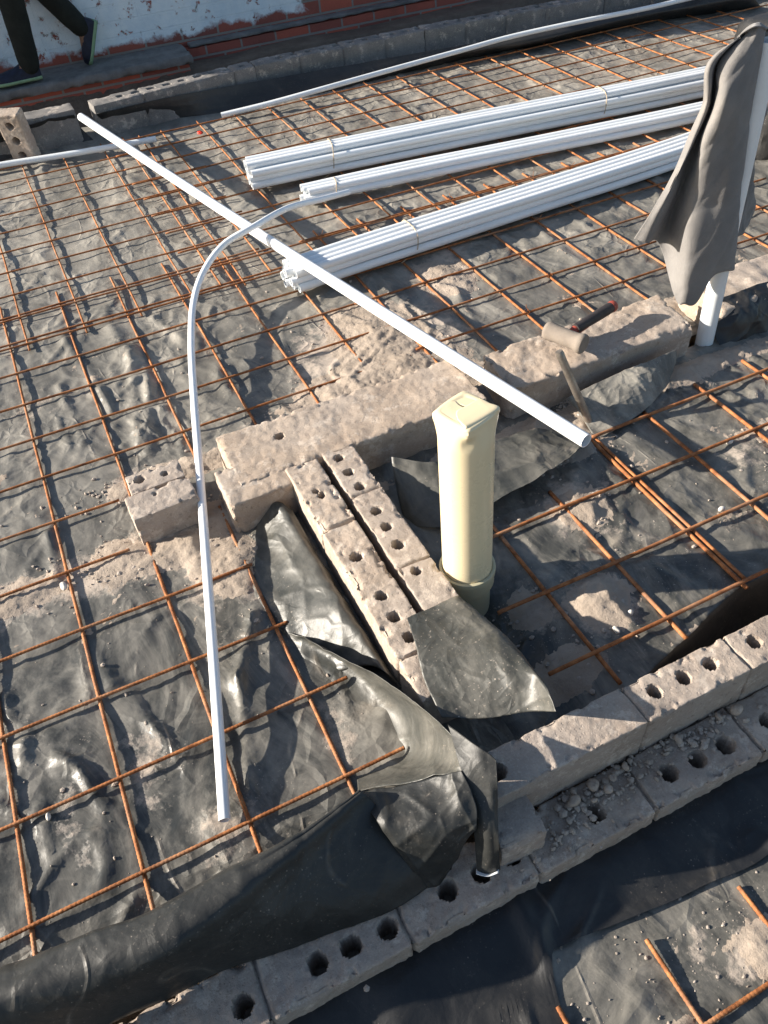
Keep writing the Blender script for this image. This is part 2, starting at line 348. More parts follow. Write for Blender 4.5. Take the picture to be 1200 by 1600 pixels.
def patch(name, rows, m, parent, nu=60, nv=60, wr=.004, sc=14, thick=.0009, world=False, smooth_noise=3, edge=0):
    """surface through a net of surveyed points (pixel x, pixel y, height) resampled smoothly, with real thickness"""
    R = [[(q if world else P(*q)) for q in row] for row in rows]
    A = np.array([cr(r, nu) for r in R]); B = np.array([cr(A[:, i], nv) for i in range(nu)])
    n = np.cross(np.gradient(B, axis=0), np.gradient(B, axis=1)); n /= np.linalg.norm(n, axis=2)[..., None]+1e-9
    if n[nu//2, nv//2, 2] < 0: n = -n
    X, Y, Z = B[..., 0], B[..., 1], B[..., 2]
    d = wr*(fbm(X*sc*.35, Y*sc*.35, Z*sc*.35, 2)+1.0*crumple((X+.4*Z)*sc*.55, (Y-.7*Z)*sc*.42, 5)**1.5+.45*crumple((X-.5*Z)*sc*1.5, (Y+.6*Z)*sc*1.2, 8)**1.5)
    B = B+n*d[..., None]
    if edge:
        u = np.linspace(0, 1, nu)[:, None]; v = np.linspace(0, 1, nv)[None]
        B = B+RT*(edge*pn(v*9+u*0, 3.3)*ss(.85, 1, u)-edge*pn(v*9, 5.3)*ss(.85, 1, 1-u))[..., None]
    V = np.concatenate([B.reshape(-1, 3), (B-n*thick).reshape(-1, 3)]); k_ = nu*nv
    F = [tuple(f) for f in grid_faces(nu, nv)]+[tuple(k_+i for i in f[::-1]) for f in grid_faces(nu, nv)]
    bd = [i*nv for i in range(nu)]+[(nu-1)*nv+j for j in range(1, nv)]+[i*nv+nv-1 for i in range(nu-2, -1, -1)]+[j for j in range(nv-2, 0, -1)]
    for q in range(len(bd)):
        a_, b = bd[q], bd[(q+1) % len(bd)]; F.append((a_, b, b+k_, a_+k_))
    o = mesh(name, V, F, m, None, True)
    bm = bmesh.new(); bm.from_mesh(o.data); bmesh.ops.recalc_face_normals(bm, faces=bm.faces); bm.to_mesh(o.data); bm.free()
    if parent is not None: adopt(o, parent)
    return o
# ------------------------------------------------------------------ ground
def ground_z(X, Y):
    z = -.13+0*X; z = np.where((Y > 3.86) & (Y < 4.9), -.55, z); z = np.where(Y >= 4.66, -.1, z)
    return z+.03*fbm(X*1.5, Y*1.5, 0, 4)
xs = np.concatenate([[-60, -20, -8, -3], np.arange(-1.5, 6.5, .08), [8, 12, 20, 60]]); ys = np.concatenate([[-60, -20, -6, -2], np.arange(-1.2, 5.4, .08), [7, 12, 30, 60]])
tag(field('ground', xs, ys, ground_z, SOIL, attr=False), kind='structure')
# ------------------------------------------------------------------ membranes
def in_br(X, Y): return Y < -.33
def left_z(X, Y):
    z = floor_z(X, Y)
    z = z-.02*ss(.0, -.12, Y)*(X < .75)
    return z
main = thing('plastic_sheet', (.3, 1.2, -.03), 'wide creased black plastic sheet under the rusty mesh left of and behind the brick walls', 'plastic sheet')
fl = field('sheet_field', steps((-.45, 1.35, .0085)), steps((-.16, 2.3, .0085)), left_z, PLA, cut=lambda X, Y, Z: (X > .93) & (Y < .9)); adopt(fl, main)
fl = field('sheet_field', steps((1.35, 2.9, .013)), steps((.84, 2.3, .013)), left_z, PLA); adopt(fl, main)
fl = field('sheet_field', steps((-.45, 3.2, .016), (3.2, 5.6, .025)), steps((2.3, 3.86, .014)), left_z, PLA); adopt(fl, main)
fl = field('sheet_field', steps((2.9, 5.6, .025)), steps((.5, 2.3, .02)), left_z, PLA); adopt(fl, main)
right = thing('plastic_sheet', (1.7, .3, -.03), 'black plastic membrane floor right of the cream pipe, between the two brick walls', 'plastic sheet')
def gap_edge(X): return np.clip(-.10+.27*(X-1.17), -.12, .008-.02*np.clip(X-1.6, 0, 1))+.006*pn(X*6, 2.2)
def right_z(X, Y):
    z = floor_z(X, Y)
    d = ss(1.22, 1.04, X)*ss(.50, .30, Y); z = z-.05*d
    e = gap_edge(X)          # the sheet dives into the gap along the front wall
    z = z-.13*ss(e+.006, e-.045, Y)*ss(1.13, 1.2, X)
    z = z+.012*np.exp(-((X-1.27)/.05)**2-((Y-.13)/.07)**2)*(.6+.6*pn(X*30, Y*30, 1))
    return z
fl = field('sheet_field', steps((.93, 2.9, .0085)), steps((-.13, .80, .0085)), right_z, PLA); adopt(fl, right)
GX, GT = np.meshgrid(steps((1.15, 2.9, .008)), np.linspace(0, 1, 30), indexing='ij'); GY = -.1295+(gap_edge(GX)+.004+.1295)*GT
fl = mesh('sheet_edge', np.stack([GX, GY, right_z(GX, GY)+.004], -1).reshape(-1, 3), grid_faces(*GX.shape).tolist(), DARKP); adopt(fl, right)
low = thing('plastic_sheet', (1.1, -.7, -.08), 'black plastic membrane dropping from the front brick ledge in the bottom right corner', 'plastic sheet')
def low_z(X, Y):
    z = floor_z(X, Y)-.075
    z = z+.02*ss(-.42, -.335, Y)+.008*np.exp(-((X-1.10)/.09)**2-((Y+.57)/.06)**2)
    z = z+.012*np.exp(-((segd(X, Y, P(800, 1400, -.08), P(850, 1495, -.08))[0])/.02)**2)
    return z
fl = field('sheet_field', steps((-.2, 2.4, .009)), steps((-1.1, -.309, .009)), low_z, PLA); adopt(fl, low)
# ------------------------------------------------------------------ sand lying on the sheets
def sand_z(zf, hs):
    def f(X, Y):
        v = np.full_like(X, -.012)
        for px, py, rx, ry, h in hs:
            q = np.exp(-((X-px)/rx)**2-((Y-py)/ry)**2); v = np.maximum(v, .55*h*(q-.25)*1.3+.006*fbm(X*9, Y*9, 7.7, 4))
        lump = .005*fbm(X*18, Y*18, 3.3, 4)+.004*np.abs(pn(X*55, Y*55, 1.1))+.0035*pn(X*110, Y*110, 2.1)
        return zf(X, Y)+v*.9+lump*ss(-.012, .01, v)-.001
    return f
SL = [(1.20, 1.13, .26, .12, .05), (1.30, 1.33, .15, .22, .035), (1.02, 1.02, .40, .06, .04), (.45, .74, .13, .05, .022), (.57, .64, .09, .09, .03), (.08, .79, .12, .05, .016), (.33, .79, .08, .05, .02), (.48, 1.03, .13, .045, .03), (.62, .80, .06, .06, .02), (1.66, 1.56, .09, .12, .03), (1.95, 1.0, .9, .055, .035)]
o = field('sand', steps((-.1, 2.9, .007)), steps((.5, 1.8, .007)), sand_z(left_z, SL), SAND, cut=lambda X, Y, Z: (Z < left_z(X, Y)-.002) | ((X > .93) & (Y < .9)), attr=False)
tag(o, 'dry sand spilled over the black sheet behind and left of the brick wall', 'sand', kind='stuff')
SR = [(1.50, .60, .12, .06, .04), (1.40, .38, .07, .06, .018), (1.26, .12, .07, .08, .020), (1.12, .03, .08, .05, .02), (1.13, .19, .05, .05, .02), (1.97, .175, .08, .04, .018), (1.80, .70, .7, .04, .03), (2.08, .36, .1, .06, .014)]
o = field('sand', steps((1.0, 2.7, .007)), steps((-.1, .76, .007)), sand_z(right_z, SR), SAND, cut=lambda X, Y, Z: Z < right_z(X, Y)-.002, attr=False)
tag(o, 'crumbs of dry mortar and sand around the cream pipe in the right hand bay', 'sand', kind='stuff')
SB = [(1.12, -.57, .035, .05, .014), (1.16, -.62, .04, .03, .014), (.88, -.60, .05, .02, .012), (.80, -.56, .02, .03, .010)]
o = field('sand', steps((.6, 1.5, .006)), steps((-.9, -.36, .006)), sand_z(low_z, SB), SAND, cut=lambda X, Y, Z: Z < low_z(X, Y)-.002, attr=False)
tag(o, 'small pale heaps of sand in the bottom right bay', 'sand', kind='stuff')
def rock(r, seed):
    bm = bmesh.new(); bmesh.ops.create_icosphere(bm, subdivisions=1, radius=1)
    rs = np.random.RandomState(seed); s = rs.uniform(.55, 1.2, 3)
    V = np.array([v.co[:] for v in bm.verts])*s*r*rs.uniform(.75, 1.2, (len(bm.verts), 1)); F = [tuple(v.index for v in f.verts) for f in bm.faces]; bm.free()
    V[:, 2] *= .75; return V, F
ROCKS = [rock(1, i) for i in range(12)]
def rubble(name, spots, zf, label, n, k_=1.0):
    parts = []
    for i in range(n):
        px, py, rx, ry = random.choice(spots); x = random.gauss(px, rx); y = random.gauss(py, ry); r = k_*(.0011+.0058*random.random()**4)
        V, F = random.choice(ROCKS); z = float(zf(np.array([[x]]), np.array([[y]]))[0, 0]); parts.append((V*r+np.array([x, y, z+r*.3]), F))
    o = mesh(name, *join(parts), STONE, None, False); tag(o, label, 'rubble', kind='stuff')
rubble('rubble', [(q[0], q[1], q[2]*.7, q[3]*.7) for q in SL]+[(.25, .78, .12, .05), (.6, .66, .05, .06), (.35, 1.03, .1, .04), (.3, .3, .25, .25), (1.1, 1.5, .3, .2)], left_z, 'small stones and mortar crumbs over the left hand sheet', 2200)
rubble('rubble', [(q[0], q[1], q[2]*.7, q[3]*.7) for q in SR]+[(1.6, .4, .3, .2), (1.47, .57, .07, .03), (1.95, .18, .06, .03)], right_z, 'mortar crumbs scattered over the right hand sheet', 1200)
rubble('rubble', [(1.1, -.57, .09, .07), (.95, -.5, .2, .06)], low_z, 'fine crumbs on the bottom right sheet', 320, .55)
# ------------------------------------------------------------------ mesh reinforcement
def rod(parent, a_, b, r=.0029, ribs=False, wob=.0022, seed=0, z=0.0):
    L = np.linalg.norm(np.array(b)-np.array(a_)); n = max(6, int(L/(.0026 if ribs else .02)))
    t = np.linspace(0, 1, n)[:, None]; p = np.array(a_)+(np.array(b)-np.array(a_))*t
    s = t[:, 0]*L; d = np.array(b)-np.array(a_); side = np.array([-d[1], d[0], 0])/np.hypot(d[0], d[1])
    p = p+side*(wob*pn(s*3.1, seed*1.7, .3))[:, None]; p[:, 2] += .0022*pn(s*2.4, seed*2.3, 5.1)+z
    rf = None
    if ribs: rf = r*(.95+.14*(np.arange(n) % 3 == 0))
    V, F = tube_data(p, r, 7, rf=rf)
    o = mesh('rod', V, F, RUST, None, True); adopt(o, parent); return o
def rebar(label, lx, ly, xr, yr, z=0.0, r=.003, ribs=False, grp='rusty welded mesh sheets', jit=.012, sk=1):
    t = thing('rebar_mesh', (xr[0], yr[0], z), label, 'steel mesh', grp)
    for i, x in enumerate(lx):
        y0, y1 = yr[0]-random.uniform(.01, .03), yr[1]+random.uniform(.01, .04)
        if isinstance(x, tuple): x, y0, y1 = x
        rod(t, (x, y0, 0), (x+random.uniform(-1, 1)*.002, y1, 0), r, ribs, seed=i+sk, z=z-.001)
    for i, y in enumerate(ly):
        x0, x1 = xr[0]-random.uniform(.01, .03), xr[1]+random.uniform(.01, .03)
        if isinstance(y, tuple): y, x0, x1 = y
        rod(t, (x0, y, 0), (x1, y+random.uniform(-1, 1)*.002, 0), r*.93, ribs, seed=i+20+sk, z=z-.001+r*1.5)
    return t
def ties(mesh_, spots, z=.004):
    for x, y in spots:
        pts = []
        for w_ in np.linspace(0, 4*math.pi, 26):
            q = w_/(4*math.pi); pts.append((x+.0085*math.cos(w_)+.003*(q-.5), y+.0085*math.sin(w_)*(.6+.4*q), z+.007*math.sin(w_*.5+.6)+.002))
        a_ = random.uniform(0, 6.28); pts += [(x+.014*math.cos(a_), y+.014*math.sin(a_), z+.012), (x+.02*math.cos(a_), y+.02*math.sin(a_), z+.02)]
        tube('tie_wire', pts, .0011, RUST, mesh_, n=4)
ends = [float(P(*q)[0]) for q in ((632, 1170), (548, 1070))]
rebar('ribbed rusty mesh in the lower left, in front of the loose bricks', [(-.19, -.1, .82), (.003, -.115, .9), (.20, -.10, .9), (.40, -.06, .87), (.597, -.045, .835)],
      [(0.0, -.6, ends[0]), (.2, -.6, ends[1]), (.40, -.6, .625), (.60, -.6, .61), (.79, -.6, .355)], (-.6, .7), (-.1, .9), 0, .0043, True)
rebar('rusty mesh behind the two loose bricks, crossed by the bent white pipe', [(-.19, .9, 2.2), (.003, .9, 2.2), (.20, .9, 2.20), (.40, .985, 2.20), (.597, 1.0, 2.20), (.795, .99, 2.2), (.99, 1.0, 2.14), (1.185, 1.0, 1.74)],
      [(.985, -.6, .37), (1.175, -.6, 1.33), (1.36, -.6, 1.40), (1.545, -.6, 1.36), (1.73, -.6, 1.20), (1.915, -.6, 1.2), (2.10, -.6, 1.15)], (-.6, 1.2), (.98, 2.2), 0, .0040, sk=3)
rebar('rusty mesh in the upper left, lapped under the long straight white pipe', BX['upper'], AY['upper'], (-.5, 1.17), (1.88, 3.52), .005, .0036, sk=7)
mm = rebar('rusty mesh just behind the brick wall, below the lowest white pipe bundle', [(q, .985, 2.13) for q in BX['mid']], [(1.20, 1.36, 3.1), (1.36, 1.32, 3.1), (1.545, 1.30, 3.1), (1.73, 1.25, 3.1), (1.91, 1.25, 3.1), (2.065, 1.3, 3.1)], (1.3, 3.1), (1.0, 2.1), 0, .0043, sk=11)
ties(mm, [(x, y) for x in (1.385, 1.575, 1.765, 1.96, 2.15, 2.34, 2.53) for y in (2.065,)]+[(1.575, 1.545), (1.96, 1.36), (2.15, 1.73), (1.765, 1.2)])
rebar('long rusty mesh under the two upper white pipe bundles, reaching the far wall', BX['far'], AY['far'], (.88, 4.8), (1.93, 3.52), .008, .0040, sk=15)
rebar('thick rusty mesh right of the cream pipe between the walls', [(1.18, -.07, .44), (1.37, -.045, .47), (1.575, .0, .60), (1.589, .02, .58), (1.77, .0, .61), (1.975, .0, .64), (2.17, 0, .66), (2.365, 0, .66), (2.56, 0, .66)],
      [(.012, 1.06, 2.8), (.195, 1.05, 2.8), (.40, 1.14, 2.8), (.585, 1.58, 2.8)], (1.1, 2.8), (-.05, .62), 0, .0052, sk=21)
rebar('rusty mesh cut off by the picture in the bottom right bay', [(.755, -1.0, -.485), (.945, -1.0, -.468), (1.145, -1.0, -.47), (1.365, -1.0, -.5), (1.56, -1, -.5)], [(float(P(1150, 1571, -.07)[1]), .70, 2.2), (-.86, .7, 2.2)], (.7, 2.2), (-1, -.5), -.075, .0044, True, sk=31)
# ------------------------------------------------------------------ masonry
def block(name, x0, x1, y0, y1, z0, z1, m, res=.0045, holes=(), joints=(), rough=.0022, top=.0, rnd=.0028, chip=.0, parent=None, rot=0, slump=0, hr=.0125, hd=.06, seed=0, skew=0):
    """solid masonry block: fine box whose faces are pushed by one 3-D noise field; cored holes and joints are real recesses"""
    nx, ny, nz = [max(3, int(round(d/res))+1) for d in (x1-x0, y1-y0, z1-z0)]
    ax = [np.linspace(0, 1, n) for n in (nx, ny, nz)]
    L = np.array([x1-x0, y1-y0, z1-z0]); O = np.array([x0, y0, z0])
    Vs, Fs, b = [], [], 0
    faces = [(0, 1, 2, 1, False), (0, 1, 2, 0, True), (1, 2, 0, 1, False), (1, 2, 0, 0, True), (0, 2, 1, 0, False), (0, 2, 1, 1, True)]
    for u, v, w_, side, fl_ in faces:
        U, W = np.meshgrid(ax[u], ax[v], indexing='ij'); pts = np.zeros(U.shape+(3,)); pts[..., u] = U; pts[..., v] = W; pts[..., w_] = side
        Vs.append(pts.reshape(-1, 3)); Fs.append(grid_faces(len(ax[u]), len(ax[v]), fl_)+b); b += U.size
    V = np.concatenate(Vs); F = np.concatenate(Fs)
    q = V*L; istop = V[:, 2] > .9999
    c = np.minimum(q, L-q); nrm = np.zeros_like(q)     # rounding of arrises
    p = q.copy(); inner = np.clip(q, rnd, L-rnd); dv = p-inner; dl = np.linalg.norm(dv, axis=1); msk = dl > rnd*.999
    p[msk] = inner[msk]+dv[msk]/dl[msk][:, None]*rnd
    nr = dv/(dl[:, None]+1e-9); w0 = p+O
    n1 = fbm(w0[:, 0]*18+seed, w0[:, 1]*18, w0[:, 2]*18, 4); n2 = pn(w0[:, 0]*70, w0[:, 1]*70, w0[:, 2]*70+seed)
    n3 = pn(w0[:, 0]*140, w0[:, 1]*140, w0[:, 2]*140); p = p+nr*(rough*(.7*n1+.35*n2+.22*n3))[:, None]
    if chip:
        e = np.sort(c, 1)[:, 1]; ch = ss(.10, .22, fbm(w0[:, 0]*24+seed*3, w0[:, 1]*24, w0[:, 2]*24, 4))*.32*ss(.022, .0, e); p = p-nr*(chip*ch)[:, None]
    w0 = p+O
    if top:   # uneven mortar bed on top
        tt = fbm(w0[:, 0]*9+seed, w0[:, 1]*9, .7, 5)+.18*np.abs(pn(w0[:, 0]*38, w0[:, 1]*38, .2)); p[:, 2] += top*tt*ss(.5, 1.0, V[:, 2])
    for ax_, pos, wd, dp in joints:
        d = np.abs(w0[:, ax_]-pos-.002*pn(w0[:, 1-ax_]*30, w0[:, 2]*30, pos*9)); g = dp*ss(wd, wd*.3, d); p = p-nr*g[:, None]
    for hx, hy, *hh in holes:
        r_ = hh[0] if hh else hr
        d = np.hypot(w0[:, 0]-hx, w0[:, 1]-hy)+.0025*pn(w0[:, 0]*60, w0[:, 1]*60, hx*30)
        p[:, 2] -= np.where(istop, hd*ss(r_+.0012, r_-.0025, d), 0)
    if slump: p[:, 2] -= slump*V[:, 0]
    if skew: p[:, 0] += skew*p[:, 1]
    p = p+O
    if rot:
        cx, cy = (x0+x1)/2, (y0+y1)/2; cc, s_ = math.cos(rot), math.sin(rot); X, Y = p[:, 0]-cx, p[:, 1]-cy
        p[:, 0] = cx+X*cc-Y*s_; p[:, 1] = cy+X*s_+Y*cc
    me = bpy.data.meshes.new(name); me.from_pydata(p.tolist(), [], F.tolist()); me.update()
    bm = bmesh.new(); bm.from_mesh(me); bmesh.ops.remove_doubles(bm, verts=bm.verts, dist=1e-5); bm.to_mesh(me); bm.free()
    o = link(name, me, m)
    me.set_sharp_from_angle(angle=math.radians(55))
    if parent is not None: adopt(o, parent)
    return o
ZT = .10
# middle wall, left length with mortar-smeared top
wl = thing('foundation_wall', (.95, .87, -.1), 'thick mortar smeared wall stub left of the cream pipe with the two thin brick leaves butting into it', 'brick wall')
block('wall_body', .655, 1.36, .772, .985, -.10, ZT, MORT, .006, holes=[(float(P(437, 681, ZT)[0]), float(P(437, 681, ZT)[1]), .011)], rough=.004, top=.007, rnd=.005, chip=.02, parent=wl, seed=1)
block('end_brick', .612, .80, .722, .86, -.09, ZT-.006, MORT, .0055, rough=.004, top=.010, rnd=.005, chip=.03, parent=wl, seed=4)
w2 = thing('foundation_wall', (1.75, .86, -.1), 'mortar topped wall length behind the right bay, carrying the hammer', 'brick wall')
block('wall_body', 1.43, 2.055, .765, .955, -.10, ZT, MORT, .0065, rough=.005, top=.012, rnd=.007, chip=.045, parent=w2, seed=9, skew=.12)
w3 = thing('foundation_wall', (2.6, .9, -.1), 'wall length right of the grey cloth with dark plastic hanging down its front', 'brick wall')
block('wall_body', 2.20, 3.6, .80, 1.0, -.10, ZT-.015, MORT, .012, rough=.006, top=.018, rnd=.015, chip=.03, parent=w3, seed=12)
# two loose bricks at the gap
b1 = block('brick', .405, .545, .897, .972, -.02, .082, BRK, .004, holes=[(.437, .945, .013), (.50, .93, .008)], rough=.003, top=.004, rnd=.0028, chip=.02, seed=20, rot=.02, hd=.03)
tag(b1, 'loose dusty brick with one round hole beside the bent pipe', 'brick')
b2 = block('brick', .387, .553, .803, .892, -.03, .085, BRK, .004, holes=[(.46, .868, .006)], rough=.003, top=.004, rnd=.0028, chip=.02, seed=23, rot=.05, hd=.01)
tag(b2, 'loose brick overhanging a hollow in front of the holed brick', 'brick')
# the two thin leaves
lf = thing('brick_leaf', (.82, .4, -.08), 'left thin brick leaf with crumbled mortar running down to the folded sheet', 'brick wall', 'thin brick leaves')
block('leaf_body', .775, .862, .02, .775, -.09, ZT, BRK, .0036, holes=[(.817, .293), (.817, .232), (.822, .17), (.815, .42, .014), (.82, .64, .009), (.812, .66, .008)], rough=.003, top=.008, rnd=.0035, chip=.03, parent=lf, seed=31,
      joints=[(1, .53, .006, .008), (1, .13, .006, .008)])
lf = thing('brick_leaf', (.93, .5, -.08), 'right thin brick leaf with a row of square holes, beside the cream pipe', 'brick wall', 'thin brick leaves')
hs = [P(*q, ZT) for q in ((530, 715), (545, 738), (562, 760), (588, 798), (604, 823), (622, 850), (651, 892))]
block('leaf_body', .879, .962, .10, .785, -.09, ZT, BRK2, .0035, holes=[(float(h[0]), float(h[1]), .0125) for h in hs[:-1]]+[(float(hs[-1][0]), float(hs[-1][1]), .011)], rough=.0022, top=.003, rnd=.0028, chip=.014, parent=lf, seed=37,
      joints=[(1, .60, .004, .006), (1, .345, .004, .006)])
# front wall: upper course and holed ledge
fw = thing('foundation_wall', (1.3, -.2, -.1), 'front brick wall with round holes along its top, entering from the right edge', 'brick wall')
hp = [P(*q, ZT) for q in ((1023, 1080), (1067, 1056), (1110, 1036), (1180, 1003))]
xs_ = [1.124, 1.366, 1.608, 1.85, 2.1]
block('top_course', .80, 2.1, -.205, -.121, -.02, ZT, BRK2, .0034, holes=[(float(h[0]), -.158, .0135) for h in hp]+[(1.49, -.158, .0135), (1.56, -.158, .0135), (1.66, -.158, .0135), (1.73, -.158, .0135), (float(P(730, 1132, ZT)[0]), -.07-.09, .016)],
      rough=.0026, top=.004, rnd=.0028, chip=.016, parent=fw, seed=41, joints=[(0, x, .0035, .006) for x in xs_])
block('broken_brick', .775, .862, -.275, -.2, -.02, .062, BRK2, .0045, rough=.003, top=.005, rnd=.0028, chip=.025, parent=fw, seed=44, rot=-.06)
hl = [P(*q, -.01) for q in ((380, 1572), (495, 1505), (548, 1478), (605, 1450), (700, 1390), (752, 1363), (800, 1335), (930, 1270), (1045, 1208), (1090, 1186), (1133, 1163), (1200, 1127))]
block('ledge_course', -.1, 2.0, -.315, -.207, -.12, -.01, BRK2, .0038, holes=[(float(h[0]), float(h[1]), .0165) for h in hl], rough=.004, top=.007, rnd=.004, chip=.03, parent=fw, seed=47, hd=.07, 
      joints=[(0, x, .005, .009) for x in (.33, .58, .83, 1.08, 1.33, 1.57)])
def ledgez(X, Y): return -.008+.004*pn(X*9, Y*9, 2)
rubble('rubble', [(1.02, -.24, .05, .018), (1.12, -.225, .1, .014), (.90, -.27, .05, .02), (1.25, -.23, .06, .012)], ledgez, 'broken mortar on the shaded ledge of the front wall', 700, 1.25)
g_ = P(862, 618, .0)
rubble('rubble', [(float(g_[0]), float(g_[1]), .035, .035), (float(g_[0])+.03, float(g_[1])-.03, .03, .02)], right_z, 'dark fine grit beside the felt offcut behind the chisel', 700, .8)
parts = []
for i, (x, y, r) in enumerate([(1.00, -.225, .012), (1.04, -.23, .009), (.985, -.25, .008), (1.075, -.222, .008), (.95, -.235, .011), (1.2, -.222, .010), (1.34, -.225, .013), (1.30, -.22, .009), (1.02, -.245, .008), (.96, -.222, .009)]):
    V, F = ROCKS[i]; bm = bmesh.new(); me = bpy.data.meshes.new('x'); me.from_pydata((V*r).tolist(), [], F); bm.from_mesh(me); bmesh.ops.subdivide_edges(bm, edges=bm.edges, cuts=2, use_grid_fill=True, smooth=.6)
    V2 = np.array([v.co[:] for v in bm.verts]); V2 = V2*(1+.18*fbm(V2[:, 0:1]*90+i, V2[:, 1:2]*90, V2[:, 2:3]*90, 3)); parts.append((V2+np.array([x, y, r*.2]), [tuple(v.index for v in f.verts) for f in bm.faces])); bm.free()
mo = mesh('mortar_lump', *join(parts), MORT, None, True, 40); adopt(mo, fw)
# ------------------------------------------------------------------ folds of the sheets
patch('flap', [[(375, 870, -.01), (398, 935, -.013), (437, 988, -.013), (520, 1052, -.012)], [(402, 822, -.005), (448, 900, .022), (500, 958, .040), (572, 1040, .025)],
               [(430, 785, .055), (488, 872, .050), (540, 955, .055), (602, 1050, .040)], [(458, 800, .045), (510, 893, .015), (567, 990, .010), (628, 1072, .018)]], FLAP, main, 90, 90, .004, 13)
patch('flap', [[(-60, 1560, -.02), (30, 1520, -.02), (150, 1480, -.02), (240, 1440, -.02), (350, 1385, -.02), (470, 1322, -.02), (560, 1252, .02)],
               [(-60, 1538, .10), (30, 1506, .11), (145, 1456, .12), (237, 1424, .12), (350, 1364, .125), (470, 1303, .125), (562, 1236, .125)],
               [(-60, 1560, .135), (40, 1524, .14), (150, 1472, .145), (245, 1436, .15), (358, 1377, .15), (474, 1306, .14), (565, 1237, .135)],
               [(-60, 1590, .135), (48, 1552, .14), (156, 1512, .145), (260, 1474, .15), (372, 1400, .15), (482, 1314, .14), (568, 1240, .135)],
               [(-50, 1635, .10), (70, 1590, .10), (178, 1545, .11), (278, 1500, .115), (392, 1424, .115), (505, 1335, .11), (588, 1258, .11)],
               [(0, 1690, .03), (130, 1612, .03), (240, 1558, .03), (335, 1508, .035), (475, 1448, .04), (568, 1400, .045), (645, 1346, .05)],
               [(20, 1690, -.004), (150, 1610, -.004), (262, 1560, -.004), (352, 1515, -.004), (500, 1464, -.004), (600, 1427, -.002), (668, 1384, .0)]], COVER, main, 150, 120, .004, 8)
patch('flap', [[(437, 985, -.012), (480, 1035, -.013), (522, 1092, -.013), (552, 1160, -.012), (558, 1214, -.012), (560, 1240, .06)],
               [(470, 992, .015), (545, 1040, .01), (600, 1105, -.004), (618, 1150, -.008), (630, 1190, -.006), (634, 1224, .10)],
               [(480, 998, .04), (565, 1045, .06), (635, 1100, .055), (664, 1150, .055), (675, 1185, .07), (682, 1213, .13)],
               [(492, 1003, .06), (592, 1056, .10), (672, 1112, .13), (708, 1152, .155), (718, 1182, .16), (724, 1206, .16)]], FLAP, main, 90, 90, .004, 12)
patch('flap', [[(562, 1240, .09), (590, 1285, .115), (628, 1337, .07), (668, 1385, .0)], [(630, 1226, .115), (655, 1290, .125), (680, 1345, .065), (690, 1375, .005)],
               [(690, 1212, .14), (708, 1280, .13), (714, 1332, .07), (703, 1361, .015)], [(722, 1204, .16), (738, 1240, .15), (744, 1285, .12), (705, 1357, .02)]], COVER, main, 70, 80, .006, 14)
patch('flap', [[(700, 1132, .165), (716, 1188, .165), (732, 1240, .14), (740, 1288, .10), (746, 1362, .012)], [(738, 1160, .188), (748, 1200, .175), (756, 1245, .142), (760, 1300, .105), (763, 1367, .012)],
               [(762, 1176, .188), (765, 1212, .172), (770, 1255, .138), (772, 1305, .10), (774, 1364, .014)], [(775, 1187, .185), (777, 1220, .168), (778, 1255, .132), (779, 1310, .095), (781, 1358, .014)]], COVER, main, 60, 80, .003, 10)
patch('flap', [[(744, 1358, .014), (762, 1364, .014), (780, 1355, .016)], [(744, 1366, .020), (762, 1370, .020), (779, 1364, .022)]], PVCD, main, 12, 20, .001, 10)
patch('flap', [[(636, 966, .112), (650, 1010, .112), (662, 1060, .108), (690, 1122, .105)], [(676, 948, .113), (712, 1005, .122), (745, 1062, .128), (760, 1122, .104)],
               [(714, 931, .113), (775, 992, .135), (822, 1050, .155), (826, 1112, .12)], [(722, 940, .08), (800, 1005, .115), (856, 1078, .17), (870, 1112, .165)]], FLAP, right, 80, 80, .003, 14)
patch('flap', [[(612, 714, .085), (690, 722, .075), (770, 690, .045), (850, 672, .02), (918, 683, .0)], [(618, 755, .04), (692, 768, .045), (770, 740, .045), (850, 712, .04), (917, 690, .02)],
               [(634, 822, -.03), (700, 822, .015), (772, 785, .042), (850, 743, .05), (916, 696, .03)]], FLAP, right, 60, 110, .006, 13)
fe = patch('felt_offcut', [[(885, 622, .05), (960, 586, .065), (1010, 566, .07), (1056, 546, .07)], [(905, 645, .02), (965, 612, .05), (1015, 590, .055), (1056, 560, .05)],
               [(930, 690, -.012), (975, 664, .002), (1012, 636, .012), (1046, 598, .02)]], FELT, None, 60, 80, .004, 20, .002)
tag(fe, 'grey gritty offcut of felt leaning on the wall below the hammer', 'offcut')
patch('flap', [[(1108, 470, .09), (1150, 458, .092), (1200, 440, .095), (1260, 425, .095)], [(1110, 505, .04), (1155, 495, .06), (1205, 470, .06), (1270, 450, .06)],
               [(1125, 545, -.02), (1165, 532, -.015), (1210, 512, -.015), (1280, 490, -.02)]], DARKP, right, 60, 60, .008, 12)
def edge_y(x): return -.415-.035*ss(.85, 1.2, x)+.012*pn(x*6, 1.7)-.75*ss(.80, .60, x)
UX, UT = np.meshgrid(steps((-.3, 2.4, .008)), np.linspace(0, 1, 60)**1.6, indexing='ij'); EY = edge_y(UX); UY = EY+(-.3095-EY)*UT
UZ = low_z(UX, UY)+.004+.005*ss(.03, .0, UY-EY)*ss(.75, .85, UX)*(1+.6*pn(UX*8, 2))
fl = mesh('shade_upturn', np.stack([UX, UY, UZ], -1).reshape(-1, 3), grid_faces(*UX.shape).tolist(), DARKP); adopt(fl, low)  # overlapping sheet, coloured near-black to paint in the shade below the front wall
